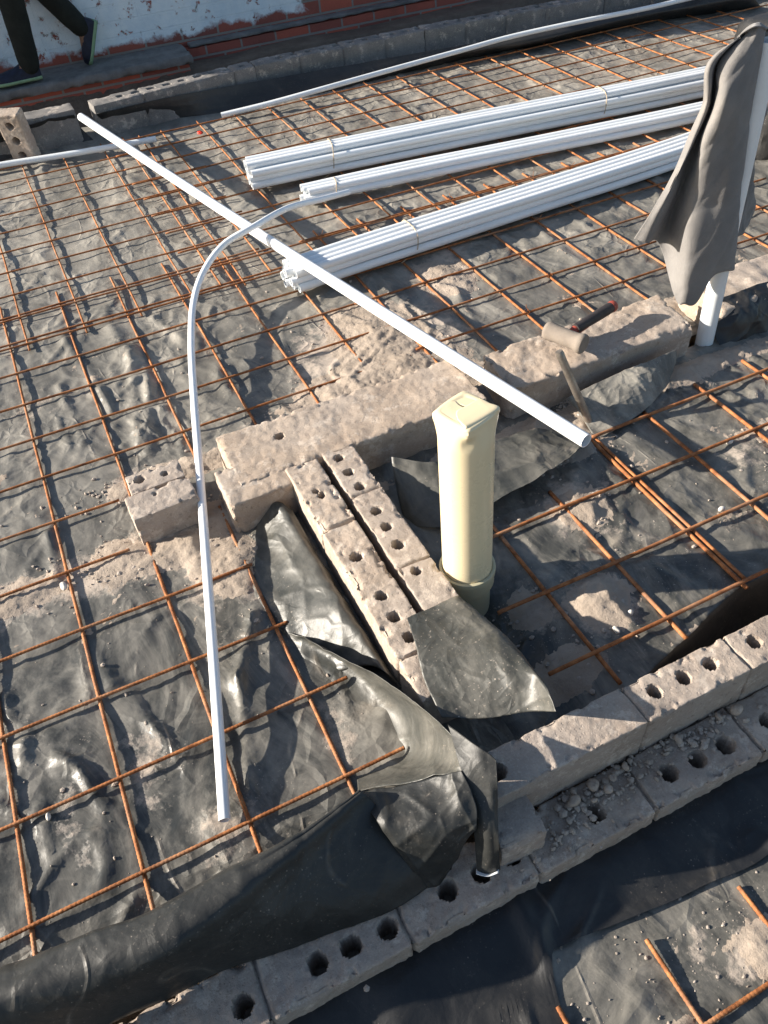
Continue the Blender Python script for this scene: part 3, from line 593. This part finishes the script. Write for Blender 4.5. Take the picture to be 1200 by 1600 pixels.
# ------------------------------------------------------------------ cream soil pipe
base = P(730, 888, .07); top = base+np.array([-.007, .003, .445]); r0 = .0545
sp = thing('soil_pipe', base, 'upright cream plastic pipe with its mouth folded shut, standing in a coupling', 'pipe')
n = 64; V = []; F = []
ts = np.concatenate([np.linspace(0, .86, 30), np.linspace(.87, 1.0, 26)])
rt = np.array([RT[0], RT[1], 0]); rt /= np.linalg.norm(rt); fr = np.array([-rt[1], rt[0], 0])
for t in ts:
    c = base*(1-t)+top*t; q = ss(.86, 1.0, t)
    for i in range(n):
        a_ = 2*math.pi*i/n; ca, sa = math.cos(a_), math.sin(a_)
        e = 1/(abs(ca)**(2+0)+abs(sa)**2)**.5
        sq = 1/max(abs(math.cos(a_+.0)), abs(math.sin(a_)))**.6; dm = (abs(ca)**1.15+abs(sa)**1.15)**(-1/1.15)
        rr = r0*((1-q)+q*dm*1.12); fa = math.exp(-(((a_-1.5*math.pi+math.pi) % (2*math.pi)-math.pi)/.22)**2)
        rr *= 1-.10*fa*math.sin(min(1, q*1.2)*math.pi)
        V.append(c+rt*rr*ca+fr*rr*sa)
F = [(i*n+k_, i*n+(k_+1) % n, (i+1)*n+(k_+1) % n, (i+1)*n+k_) for i in range(len(ts)-1) for k_ in range(n)]
b0 = len(V); last = (len(ts)-1)*n       # folded-in end: rim rolls over, then a shallow slope to the seam
for s_, dz in ((.93, .004), (.75, .003), (.4, -.004), (.05, -.008)):
    for i in range(n): V.append(top+(V[last+i]-top)*s_+np.array([0, 0, dz]))
for lvl in range(4):
    a0 = last if lvl == 0 else b0+(lvl-1)*n; a1 = b0+lvl*n
    F += [(a0+k_, a0+(k_+1) % n, a1+(k_+1) % n, a1+k_) for k_ in range(n)]
F.append(tuple(b0+3*n+k_ for k_ in range(n)))
o = mesh('pipe_barrel', V, F, CREAM, None, True, 60); adopt(o, sp)
def slab(name, pts, th, m, parent, bev=.003):
    V = [p_ for p_ in pts]+[p_-np.array([0, 0, th]) for p_ in pts]; k_ = len(pts)
    F = [tuple(range(k_)), tuple(range(2*k_-1, k_-1, -1))]+[(i, i+k_, (i+1) % k_+k_, (i+1) % k_) for i in range(k_)]
    o = mesh(name, V, F, m, None, False)
    bm = bmesh.new(); bm.from_mesh(o.data); bmesh.ops.recalc_face_normals(bm, faces=bm.faces); bmesh.ops.bevel(bm, geom=bm.edges[:], offset=bev, segments=3, affect='EDGES'); bm.to_mesh(o.data); bm.free()
    for p_ in o.data.polygons: p_.use_smooth = True
    o.data.set_sharp_from_angle(angle=math.radians(50)); adopt(o, parent); return o
def lt(x, y, z=0): return top+rt*x+fr*y+np.array([0, 0, z])
def capflap(rim, seam, dz, parent):
    rows = []
    for (x, y), (sx, sy) in zip(rim, seam):
        rows.append([lt(x*.84, y*.84, -.046+dz), lt(x*.95, y*.95, -.024+dz), lt(x*1.01, y*1.01, -.007+dz), lt(x*.96, y*.96, .001+dz), lt(x*.6+sx*.4, y*.6+sy*.4, .003+dz), lt(sx, sy, .003+dz)])
    patch('folded_flap', rows, CREAM, parent, 50, 40, .0004, 12, .0035, True)
capflap([(-.032, .030), (-.061, .002), (-.047, -.013), (-.026, -.034), (-.003, -.056)], [(-.018, .028), (-.010, .016), (.000, .004), (-.007, -.012), (-.005, -.038)], .000, sp)
capflap([(-.005, -.056), (.028, -.030), (.061, .000), (.047, .014), (.030, .030)], [(-.017, -.030), (-.018, -.008), (.000, .006), (.014, .017), (.027, .027)], .0045, sp)
slab('folded_flap', [lt(-.030, .030, .002), lt(-.002, .056, .000), (lt(.030, .032, .002)), lt(.006, .006, .004)], .010, CREAM, sp, .0025)
def ring(prof, m, name, parent, c0, axis, n=56):
    axis = axis/np.linalg.norm(axis); s1 = np.cross(axis, [0, 1, 0]); s1 /= np.linalg.norm(s1); s2 = np.cross(axis, s1)
    V = [c0+axis*z+(s1*math.cos(2*math.pi*i/n)+s2*math.sin(2*math.pi*i/n))*r for r, z in prof for i in range(n)]
    F = [(j*n+i, j*n+(i+1) % n, (j+1)*n+(i+1) % n, (j+1)*n+i) for j in range(len(prof)-1) for i in range(n)]
    o = mesh(name, V, F, m, None, True, 60); adopt(o, parent)
    bm = bmesh.new(); bm.from_mesh(o.data); bmesh.ops.recalc_face_normals(bm, faces=bm.faces); bm.to_mesh(o.data); bm.free(); return o
ring([(.0548, .012), (.0575, .014), (.0625, .012), (.0632, .006), (.0625, -.004), (.0605, -.010), (.0600, -.035), (.057, -.042), (.052, -.05), (.0505, -.16)], CREAM2, 'coupling', sp, base, top-base)
# ------------------------------------------------------------------ loose white pipes
def pos(px, py, z): return P(px, py, z)
A, B = P(127, 183, .135), P(916, 689, .125)
path = np.array([A+(B-A)*t-np.array([0, 0, .012*math.sin(math.pi*t)]) for t in np.linspace(0, 1, 40)])
t1 = tube('white_pipe', path, .0185, PVC, n=24, hollow=.88); tag(t1, 'long straight white pipe lying diagonally across the wall and the pipe bundle', 'pipe')
bp = [(545, 300, .075), (500, 312, .10), (450, 325, .140), (400, 352, .168), (350, 382, .150), (318, 425, .115), (302, 475, .085), (299, 540, .068), (303, 620, .062), (309, 700, .06), (316, 790, .055), (324, 900, .050), (332, 1010, .045), (342, 1150, .035), (351, 1282, .016)]
t2 = tube('white_pipe', cr([P(*q) for q in bp], 120), .0112, PVC, n=18, hollow=.82); tag(t2, 'thin white pipe springing in a bent arc from the bundle to the lower left', 'pipe')
bp = [(346, 180, .022), (420, 162, .04), (500, 140, .06), (600, 112, .07), (720, 79, .085), (800, 57, .10), (900, 35, .115), (1010, 13, .12), (1100, -8, .12)]
t3 = tube('white_pipe', cr([P(*q) for q in bp], 60), .0125, PVCD, n=14, hollow=.82); tag(t3, 'thin white pipe lying along the foot of the far dark wall', 'pipe')
t4 = tube('white_pipe', cr([P(-120, 280, .025), P(0, 258, .025), P(120, 239, .026), P(244, 217, .025)], 30), .0135, PVCD, n=14, hollow=.82); tag(t4, 'short white pipe end entering from the left edge near the standing brick', 'pipe')
def bundle(label, a_, b, cells, r, ties, cut=.03, sag=.006, tail=False):
    """cells: (across, up) offsets of each conduit"""
    a_, b = np.array(a_), np.array(b); d = b-a_; L = np.linalg.norm(d); d = d/L; s = np.array([-d[1], d[0], 0])
    t = thing('pipe_bundle', a_, label, 'pipe bundle', 'tied bundles of white pipe')
    for k_, (u, v) in enumerate(cells):
        e0 = random.uniform(-cut, cut*.3); e1 = random.uniform(-cut, cut)
        pth = []
        for q in np.linspace(0, 1, 24):
            w_ = math.sin(q*17+k_)*.0012
            pth.append(a_+d*(e0+(L+e1-e0)*q)+s*(u+w_)+np.array([0, 0, v+sag*math.sin(q*6+.5)+math.cos(q*13+k_*2)*.0008]))
        tube('pipe', pth, r, PVC if k_ % 4 else PVCD, t, n=12, hollow=.84)
    umax = max(u for u, v in cells)+r+.002; umin = min(u for u, v in cells)-r-.002; vmax = max(v for u, v in cells)+r+.003; vmin = min(v for u, v in cells)-r
    cu, cv = (umax+umin)/2, (vmax+vmin)/2
    for q in ties:
        pth = []
        for w_ in np.linspace(0, 2*math.pi, 33):
            cx = np.sign(math.cos(w_))*abs(math.cos(w_))**.7*(umax-umin)/2; cz = np.sign(math.sin(w_))*abs(math.sin(w_))**.7*(vmax-vmin)/2
            pth.append(a_+d*(q*L+.01*math.sin(w_+1))+s*(cu+cx)+np.array([0, 0, cv+cz+sag*math.sin(q*6+.5)]))
        tube('tie', pth, .002, TIE, t, n=6, cap=False)
        tl = cr([pth[24], pth[24]+s*-.03+d*.02, pth[24]+s*-.05-d*.03+np.array([0, 0, -.01]), pth[24]+s*-.07-d*.07+np.array([0, 0, -.03])], 14)
        tl[:, 2] = np.maximum(tl[:, 2], .004)
        if tail: tube('tie_end', tl, .002, TIE, t, n=5)
    return t
r = .0148
def rowcells(rows):
    out = []
    for j, (n_, off) in enumerate(rows):
        for i in range(n_): out.append((off*2*r+i*2*r*.99, r*1.0+j*2*r*.86))
    return out
def atz(px, py, z): return P(px, py, z)
bundle('top and thickest bundle of white pipes, wrapped at its near end', atz(398, 297, .014)-[0, 0, 0], atz(1130, 150, .014)+np.array([.5, -.01, 0]), rowcells([(5, 0), (4, .5), (5, 0), (3, .9)]), r, [.13, .60], .012, .004, True)
bundle('thin middle bundle of white pipes the bent pipe springs from', atz(487, 318, .010), atz(1110, 190, .010)+np.array([.4, -.01, 0]), rowcells([(3, 0), (3, .4)]), r, [.05], .05, .004)
bundle('lowest bundle of white pipes with ragged ends under the long straight pipe', atz(468, 458, .012), atz(1050, 268, .012)+np.array([.5, .05, 0]), rowcells([(5, 0), (4, .5), (4, .3)]), r, [.22], .03, .004, True)
# ------------------------------------------------------------------ hammer and chisel
ham = thing('hammer', P(888, 545, .115), 'dusty hammer with black and red handle lying on the wall top', 'hammer')
ha, hb = P(858, 517, .150), P(906, 536, .150); d = (hb-ha)/np.linalg.norm(hb-ha)
pp = [ha-d*.01+d*.125*t for t in (0, .04, .1, .16, .3, .5, .7, .8, .86, .9, .97, 1.0)]
o = tube('head', pp, .026, m_sand('dusty_steel', (.19, .16, .135), (.31, .265, .22), .001), ham, n=26, rf=[.022, .0265, .027, .026, .0245, .0245, .0245, .025, .0265, .0285, .0285, .026])
g0, g1 = P(898, 515, .145), P(958, 478, .150); gd = g1-g0
HB = m_plain('handle_black', (.035, .03, .03), .6, .4, 30); HR = m_plain('handle_red', (.30, .06, .04), .55, .4, 30)
tube('handle', [g0+gd*t for t in (.02, .1, .2, .5, .8, .93)], .011, HB, ham, n=16, rf=[.015, .015, .0145, .016, .0165, .016])
tube('handle_end', [g0+gd*t for t in (.93, .97, 1.02, 1.05)], .0135, HR, ham, n=16, rf=[.0165, .0175, .016, .011])
tube('handle_stripe', [g0+gd*t+np.array([0, 0, -.004])-RT*.002 for t in (-.06, .1, .3)], .0135, HR, ham, n=16, rf=[.011, .0155, .0145])
tw = tube('wire_loop', cr([P(857, 533, .10), P(857, 520, .12), P(861, 509, .135), P(863, 512, .13)], 16), .0018, TIE); tag(tw, 'small loop of wire sticking up beside the hammer head', 'wire')
c0, c1 = P(926, 672, -.02), P(873, 549, .215)
ch = thing('chisel', c0, 'long steel chisel leaning against the wall below the hammer', 'chisel')
tube('shank', [c0+(c1-c0)*t for t in (0, .08, .16, .5, .9, .96, 1.0)], .0095, STEEL, ch, n=8, rf=[.006, .010, .0115, .0115, .0115, .0125, .010])
# ------------------------------------------------------------------ post and cloth
FH = np.array([FW[0], FW[1], 0]); FH /= np.linalg.norm(FH); PB = P(1099, 540, -.02)
def Q(px, py, off=0):
    d = FW+(px-600)/1250*RT-(py-800)/1250*UP
    return CAM+d*(((PB-CAM)@FH-off)/(d@FH))
PT = Q(1203, 62)
tp = tube('post', [PB+(PT-PB)*t for t in np.linspace(-.03, 1, 12)], .026, PVCD, n=28, hollow=.9); tag(tp, 'white plastic pipe post standing in the wall gap under the grey cloth', 'post')
cl = thing('hanging_cloth', PT, 'grey garment hung over the top of the white post', 'cloth')
C_ = [([(1150, 62), (1105, 102), (1098, 160), (1072, 220), (1042, 285), (1012, 340), (990, 374)], .04), ([(1157, 56), (1113, 100), (1107, 160), (1084, 220), (1055, 288), (1030, 340), (1012, 381)], .055),
      ([(1163, 52), (1120, 100), (1113, 160), (1090, 215), (1066, 285), (1048, 338), (1030, 382)], -.025), ([(1168, 48), (1127, 100), (1119, 160), (1097, 220), (1077, 300), (1064, 370), (1054, 468)], .05),
      ([(1174, 43), (1140, 100), (1130, 160), (1112, 230), (1092, 310), (1078, 390), (1070, 476)], .075), ([(1180, 41), (1157, 95), (1148, 160), (1134, 230), (1118, 310), (1102, 390), (1088, 474)], .07),
      ([(1187, 40), (1175, 90), (1162, 160), (1150, 230), (1138, 310), (1126, 380), (1114, 430)], .062), ([(1195, 42), (1192, 85), (1176, 160), (1166, 230), (1158, 310), (1150, 370), (1144, 422)], .035), ([(1198, 46), (1194, 88), (1178, 160), (1168, 230), (1159, 310), (1151, 368), (1145, 418)], -.012)]
rows = []
for ci, (c, off) in enumerate(C_):
    rows.append([Q(x, y, off*(.35+.65*min(1, i/2))+.008*math.sin(i*1.7+ci*1.1)) for i, (x, y) in enumerate(c)])
patch('front_panel', rows, CLOTH, cl, 120, 90, .006, 7, .003, True)
patch('back_panel', [[Q(1196, 44, -.03), Q(1180, 140, -.035), Q(1165, 230, -.05), Q(1155, 300, -.06), Q(1146, 372, -.04)], [Q(1204, 50, -.05), Q(1196, 140, -.06), Q(1186, 210, -.07), Q(1170, 300, -.09), Q(1155, 366, -.07)],
                     [Q(1200, 60, -.09), Q(1186, 140, -.1), Q(1172, 220, -.11), Q(1178, 318, -.11), Q(1168, 352, -.09)]], CLOTH, cl, 50, 50, .008, 12, .003, True)
patch('shoulder', [[Q(1150, 64, .02), Q(1165, 50, .03), Q(1182, 40, .03), Q(1198, 44, .02)], [Q(1158, 58, -.02), Q(1170, 42, -.01), Q(1186, 36, -.01), Q(1203, 44, -.02)], [Q(1168, 70, -.06), Q(1176, 56, -.06), Q(1190, 52, -.06), Q(1206, 56, -.05)]], CLOTH, cl, 30, 30, .004, 12, .003, True)
# ------------------------------------------------------------------ far dark stack at the right edge
stk = block('wrapped_stack', 3.22, 4.1, 1.66, 2.0, -.05, .47, DARKP, .03, rough=.02, top=.03, rnd=.06, seed=60, rot=-.05); tag(stk, 'tall stack wrapped in black plastic behind the post at the right edge', 'stack')
# ------------------------------------------------------------------ far foundation wall
fa = thing('foundation_wall', (2.6, 3.55, -.1), 'far shaded foundation wall with small holes along its top', 'brick wall')
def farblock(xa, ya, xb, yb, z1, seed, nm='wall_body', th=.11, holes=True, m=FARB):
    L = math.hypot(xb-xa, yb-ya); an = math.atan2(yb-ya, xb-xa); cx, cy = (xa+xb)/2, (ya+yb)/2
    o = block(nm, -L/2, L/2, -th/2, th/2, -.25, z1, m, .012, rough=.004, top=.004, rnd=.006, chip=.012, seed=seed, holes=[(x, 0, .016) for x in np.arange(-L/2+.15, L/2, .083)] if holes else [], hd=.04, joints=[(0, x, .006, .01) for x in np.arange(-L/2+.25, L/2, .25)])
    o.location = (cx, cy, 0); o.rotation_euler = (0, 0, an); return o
W = [P(145, 168, .14), P(400, 104, .14), P(667, 48, .14), P(950, -4, .14)]
W = [(q[0], q[1]) for q in W]
for i in range(3):
    o = farblock(W[i][0], W[i][1]+.07, W[i+1][0]-.004, W[i+1][1]+.07, .14, 70+i); o.parent = fa; o.matrix_parent_inverse = Matrix.Translation(-Vector(fa.location))
ex = (W[3][0]+1.2, W[3][1]-.1); o = farblock(W[3][0], W[3][1]+.07, *ex, .13, 75, holes=False); adopt(o, fa)
fb = P(35, 190, .14); fc = P(116, 171, .14)
o2 = farblock(fb[0]-.5, fb[1]+.06, fc[0], fc[1]+.06, .14, 79, 'foundation_wall', .12, False); tag(o2, 'short far wall end behind the standing brick, left of the gap', 'brick wall')
for rows_, lb in (([[(-40, 222, .12), (60, 192, .125), (90, 184, .125), (116, 180, .12)], [(-40, 240, .05), (62, 212, .05), (95, 204, .05), (125, 198, .05)], [(-30, 268, -.02), (62, 240, -.02), (100, 232, -.02), (150, 222, -.02)]], 'dark plastic hanging over the short far wall end'),
                  ([[(150, 180, .11), (250, 155, .10), (400, 127, .085), (533, 103, .085), (667, 80, .085), (820, 52, .085), (1010, 12, .09), (1170, -12, .10)], [(165, 192, .05), (260, 170, .05), (400, 145, .04), (540, 122, .04), (690, 92, .04), (840, 64, .05), (1010, 25, .06), (1180, 0, .05)],
                    [(180, 204, -.016), (270, 188, -.016), (400, 170, -.016), (540, 140, -.016), (700, 100, -.016), (860, 68, -.016), (1010, 38, -.016), (1190, 12, -.016)]], 'dark plastic turned up against the long far wall')):
    o = patch('plastic_strip', rows_, DARKP, None, 40, 140, .006, 8, .001); tag(o, lb, 'plastic sheet')  # strips take the darkened membrane so the far wall's shade is in their colour
# standing brick at the left edge
sb = thing('brick', (.50, 3.60, 0), 'upright brick with three holes standing at the left edge of the sheet', 'brick')
bm = bmesh.new()
o = block('brick_body', -.115, .115, -.055, .055, 0, .075, BRK, .004, holes=[(-.075, 0, .017), (-.005, 0, .017), (.065, 0, .017)], rough=.002, rnd=.005, chip=.01, hd=.05, seed=90)
o.data.transform(Matrix.Translation((0, 0, .115)) @ Matrix.Rotation(math.radians(-28), 4, 'Z') @ Matrix.Rotation(math.radians(8), 4, 'X') @ Matrix.Rotation(math.radians(90), 4, 'X') @ Matrix.Rotation(math.radians(90), 4, 'Z') )
o.parent = sb
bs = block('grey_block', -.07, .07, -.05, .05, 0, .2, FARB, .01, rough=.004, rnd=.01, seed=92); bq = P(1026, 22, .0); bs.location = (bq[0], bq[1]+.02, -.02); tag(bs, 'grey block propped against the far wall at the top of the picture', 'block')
# ------------------------------------------------------------------ old boundary wall with ledge
lg = thing('boundary_wall', (2, 4.8, -.55), 'old red brick wall with flaking pale paint and a concrete ledge across the top', 'wall')
def boxmesh(name, x0, x1, y0, y1, z0, z1, m, parent, res=.05, rough=.01, seed=0, rnd=.012): return block(name, x0, x1, y0, y1, z0, z1, m, res, rough=rough, rnd=rnd, seed=seed, parent=parent)
ob = block('wall_face', -1.5, 9.0, 4.985, 5.22, -.5, 1.44, OLDW, .035, rough=.006, rnd=.01, parent=lg, seed=101)
ob = block('footing', 1.64, 9.0, 4.91, 4.978, -.6, -.030, OLDW, .035, rough=.008, rnd=.01, parent=lg, seed=102)
ob = block('footing', -1.5, 1.60, 4.72, 4.978, -.6, -.055, OLDW, .035, rough=.008, rnd=.01, parent=lg, seed=105)
ob = block('ledge', -1.5, 1.62, 4.68, 4.976, -.052, .0, CONC, .02, rough=.006, rnd=.012, chip=.03, parent=lg, seed=103)
ob = block('ledge', 1.66, 9.0, 4.90, 4.976, -.026, -.004, CONC, .03, rough=.006, rnd=.01, chip=.01, parent=lg, seed=104)
# ------------------------------------------------------------------ person on the ledge
SKIN = m_plain('skin', (.22, .12, .075), .55, .1, 20, 0, .0003); TROU = m_plain('trousers', (.012, .014, .011), .9, .4, 18, 0, .003, 60); SHO = m_plain('shoe_blue', (.008, .012, .03), .6, .5, 40); SOLE = m_plain('shoe_sole', (.22, .34, .20), .7, .2, 40); SHIRT = m_plain('work_shirt', (.10, .11, .13), .9, .2, 20, 0, .003, 60); HAIR = m_plain('hair', (.012, .01, .01), .9, .3, 60)
foot = P(38, 126, 0); foot[1] = 4.83
def W_(x, y, z): return Vector((float(foot[0])+x, 4.83+y, z))
J = dict(pel=(.17, .03, .93), spine=(.155, .03, 1.12), chest=(.135, .03, 1.30), neck=(.11, .03, 1.47), head=(.09, .03, 1.58), crown=(.085, .03, 1.70),
         hipL=(.16, -.07, .88), kneeL=(.075, -.07, .49), ankL=(.05, -.07, .09), toeL=(-.06, -.07, .05),
         hipR=(.18, .10, .88), kneeR=(.20, .09, .50), ankR=(.42, .06, .175), toeR=(.40, .06, .06),
         shL=(.13, -.18, 1.40), elL=(.22, -.22, 1.13), wrL=(.13, -.22, .90), haL=(.10, -.22, .80), shR=(.13, .24, 1.40), elR=(.06, .28, 1.13), wrR=(-.10, .26, .95), haR=(-.16, .25, .88))
def skin(name, chains, rad, m, parent, sub=2, scale=1.0):
    names, vs, es = [], [], []
    for ch_ in chains:
        for q in ch_:
            if q not in names: names.append(q); vs.append(W_(*J[q]))
        for q, s_ in zip(ch_, ch_[1:]): es.append((names.index(q), names.index(s_)))
    me = bpy.data.meshes.new(name); me.from_pydata(vs, es, []); o = bpy.data.objects.new(name, me); col.objects.link(o)
    md = o.modifiers.new('skin', 'SKIN'); md.use_smooth_shade = True
    for i, q in enumerate(names):
        rr = rad.get(q, .04); o.data.skin_vertices[0].data[i].radius = (rr*scale, rr*scale)
    o.data.skin_vertices[0].data[0].use_root = True
    sm = o.modifiers.new('sub', 'SUBSURF'); sm.levels = sm.render_levels = sub
    dg = bpy.context.evaluated_depsgraph_get(); me2 = bpy.data.meshes.new_from_object(o.evaluated_get(dg)); bpy.data.objects.remove(o)
    V = np.array([v.co[:] for v in me2.vertices]); V += (.006*fbm(V[:, 0]*9, V[:, 1]*9, V[:, 2]*9, 3))[:, None] if m in (TROU, SHIRT) else 0
    me2.vertices.foreach_set('co', V.astype(np.float32).ravel()); o2_ = link(name, me2, m); adopt(o2_, parent); return o2_
RAD = dict(pel=.12, spine=.11, chest=.14, neck=.055, head=.095, crown=.07, hipL=.085, kneeL=.055, ankL=.037, toeL=.03, hipR=.085, kneeR=.055, ankR=.037, toeR=.03, shL=.055, elL=.04, wrL=.028, haL=.032, shR=.055, elR=.04, wrR=.028, haR=.032)
pe = thing('person', W_(.1, 0, 0), 'person in dark trousers and blue shoes walking on the ledge, seen from the knees down', 'person')
skin('body', [['pel', 'spine', 'chest', 'neck', 'head', 'crown'], ['pel', 'hipL', 'kneeL', 'ankL', 'toeL'], ['pel', 'hipR', 'kneeR', 'ankR', 'toeR'], ['chest', 'shL', 'elL', 'wrL', 'haL'], ['chest', 'shR', 'elR', 'wrR', 'haR']], RAD, SKIN, pe)
J['cuL'] = (.051, -.07, .03); J['cuR'] = (.44, .06, .15)
skin('trousers', [['pel', 'hipL', 'kneeL', 'cuL'], ['pel', 'hipR', 'kneeR', 'cuR']], dict(pel=.145, hipL=.125, hipR=.125, kneeL=.08, kneeR=.078, cuL=.06, cuR=.058), TROU, pe)
skin('shirt', [['pel', 'spine', 'chest'], ['chest', 'shL', 'elL'], ['chest', 'shR', 'elR']], dict(pel=.15, spine=.135, chest=.165, shL=.08, shR=.08, elL=.055, elR=.055), SHIRT, pe)
skin('hair', [['head', 'crown']], dict(head=.085, crown=.085), HAIR, pe)
def shoe(heel, toe, up, m1, m2):
    heel, toe, up = Vector(heel), Vector(toe), Vector(up).normalized(); d = (toe-heel); s = d.cross(up).normalized()
    prof = [(0, .030, .075), (.12, .038, .088), (.3, .040, .082), (.5, .044, .060), (.7, .050, .048), (.88, .044, .038), (1.0, .022, .022)]
    for nm, zl, zh, ex, mm in (('shoe', .012, 1, 1.0, m1), ('sole', -.012, 0, 1.10, m2)):
        V, F = [], []; n_ = 16
        for t, wd, ht in prof:
            c = heel+d*t
            for i in range(n_):
                a_ = 2*math.pi*i/n_; x = math.cos(a_)*wd*ex; zz = math.sin(a_)
                h = (zl+(ht*zh if zz > 0 else 0)*zz) if zh else (.006+.018*zz)
                V.append(W_(*(c+s*x+up*h)))
        L_ = len(prof); F = [(i*n_+q, i*n_+(q+1) % n_, (i+1)*n_+(q+1) % n_, (i+1)*n_+q) for i in range(L_-1) for q in range(n_)]+[tuple(range(n_)), tuple((L_-1)*n_+q for q in range(n_))]
        o = mesh(nm, V, F, mm, None, True, 60); adopt(o, pe)
shoe((.10, -.07, .02), (-.17, -.07, .02), (0, 0, 1), SHO, SOLE)
shoe((.50, .06, .215), (.40, .06, .0), (-.86, 0, .4), SHO, SOLE)
# ------------------------------------------------------------------ odd bits
rd = P(313, 207, .01); V, F = rock(.016, 5); V[:, 0] *= 1.5; o = mesh('red_scrap', V+rd, F, m_plain('red_plastic', (.55, .035, .015), .45, .2), None, False); tag(o, 'tiny scrap of bright red plastic on the upper left mesh', 'scrap')
chips = [((1140, 690), .013, 'flat pale stone chip at the right side of the right bay'), ((985, 957), .012, 'oval white pebble beside the mesh in front of the front wall'), ((963, 985), .009, 'round white pebble at the end of a mesh rod by the front wall'),
         ((100, 915), .015, 'white stone beside the second mesh rod on the left edge'), ((1128, 795), .011, 'pale stone by the right picture edge among crumbs'), ((905, 738-90), .010, 'small stone under the end of the long straight pipe'), ((232, 748), .009, 'pebble sitting in the hole of the loose brick'), ((75, 1275), .008, 'grey stone at the far left between two mesh rods')]
for i, (q, r_, lb) in enumerate(chips):
    V, F = rock(r_, 40+i); me = bpy.data.meshes.new('s'); me.from_pydata(V.tolist(), [], F); bm = bmesh.new(); bm.from_mesh(me); bmesh.ops.subdivide_edges(bm, edges=bm.edges, cuts=2, use_grid_fill=True, smooth=.4); bm.to_mesh(me); bm.free()
    o = link('stone', me, PEB); pz = P(*q, .062 if i == 6 else 0.0); o.location = tuple(map(float, pz)); tag(o, lb, 'stone')
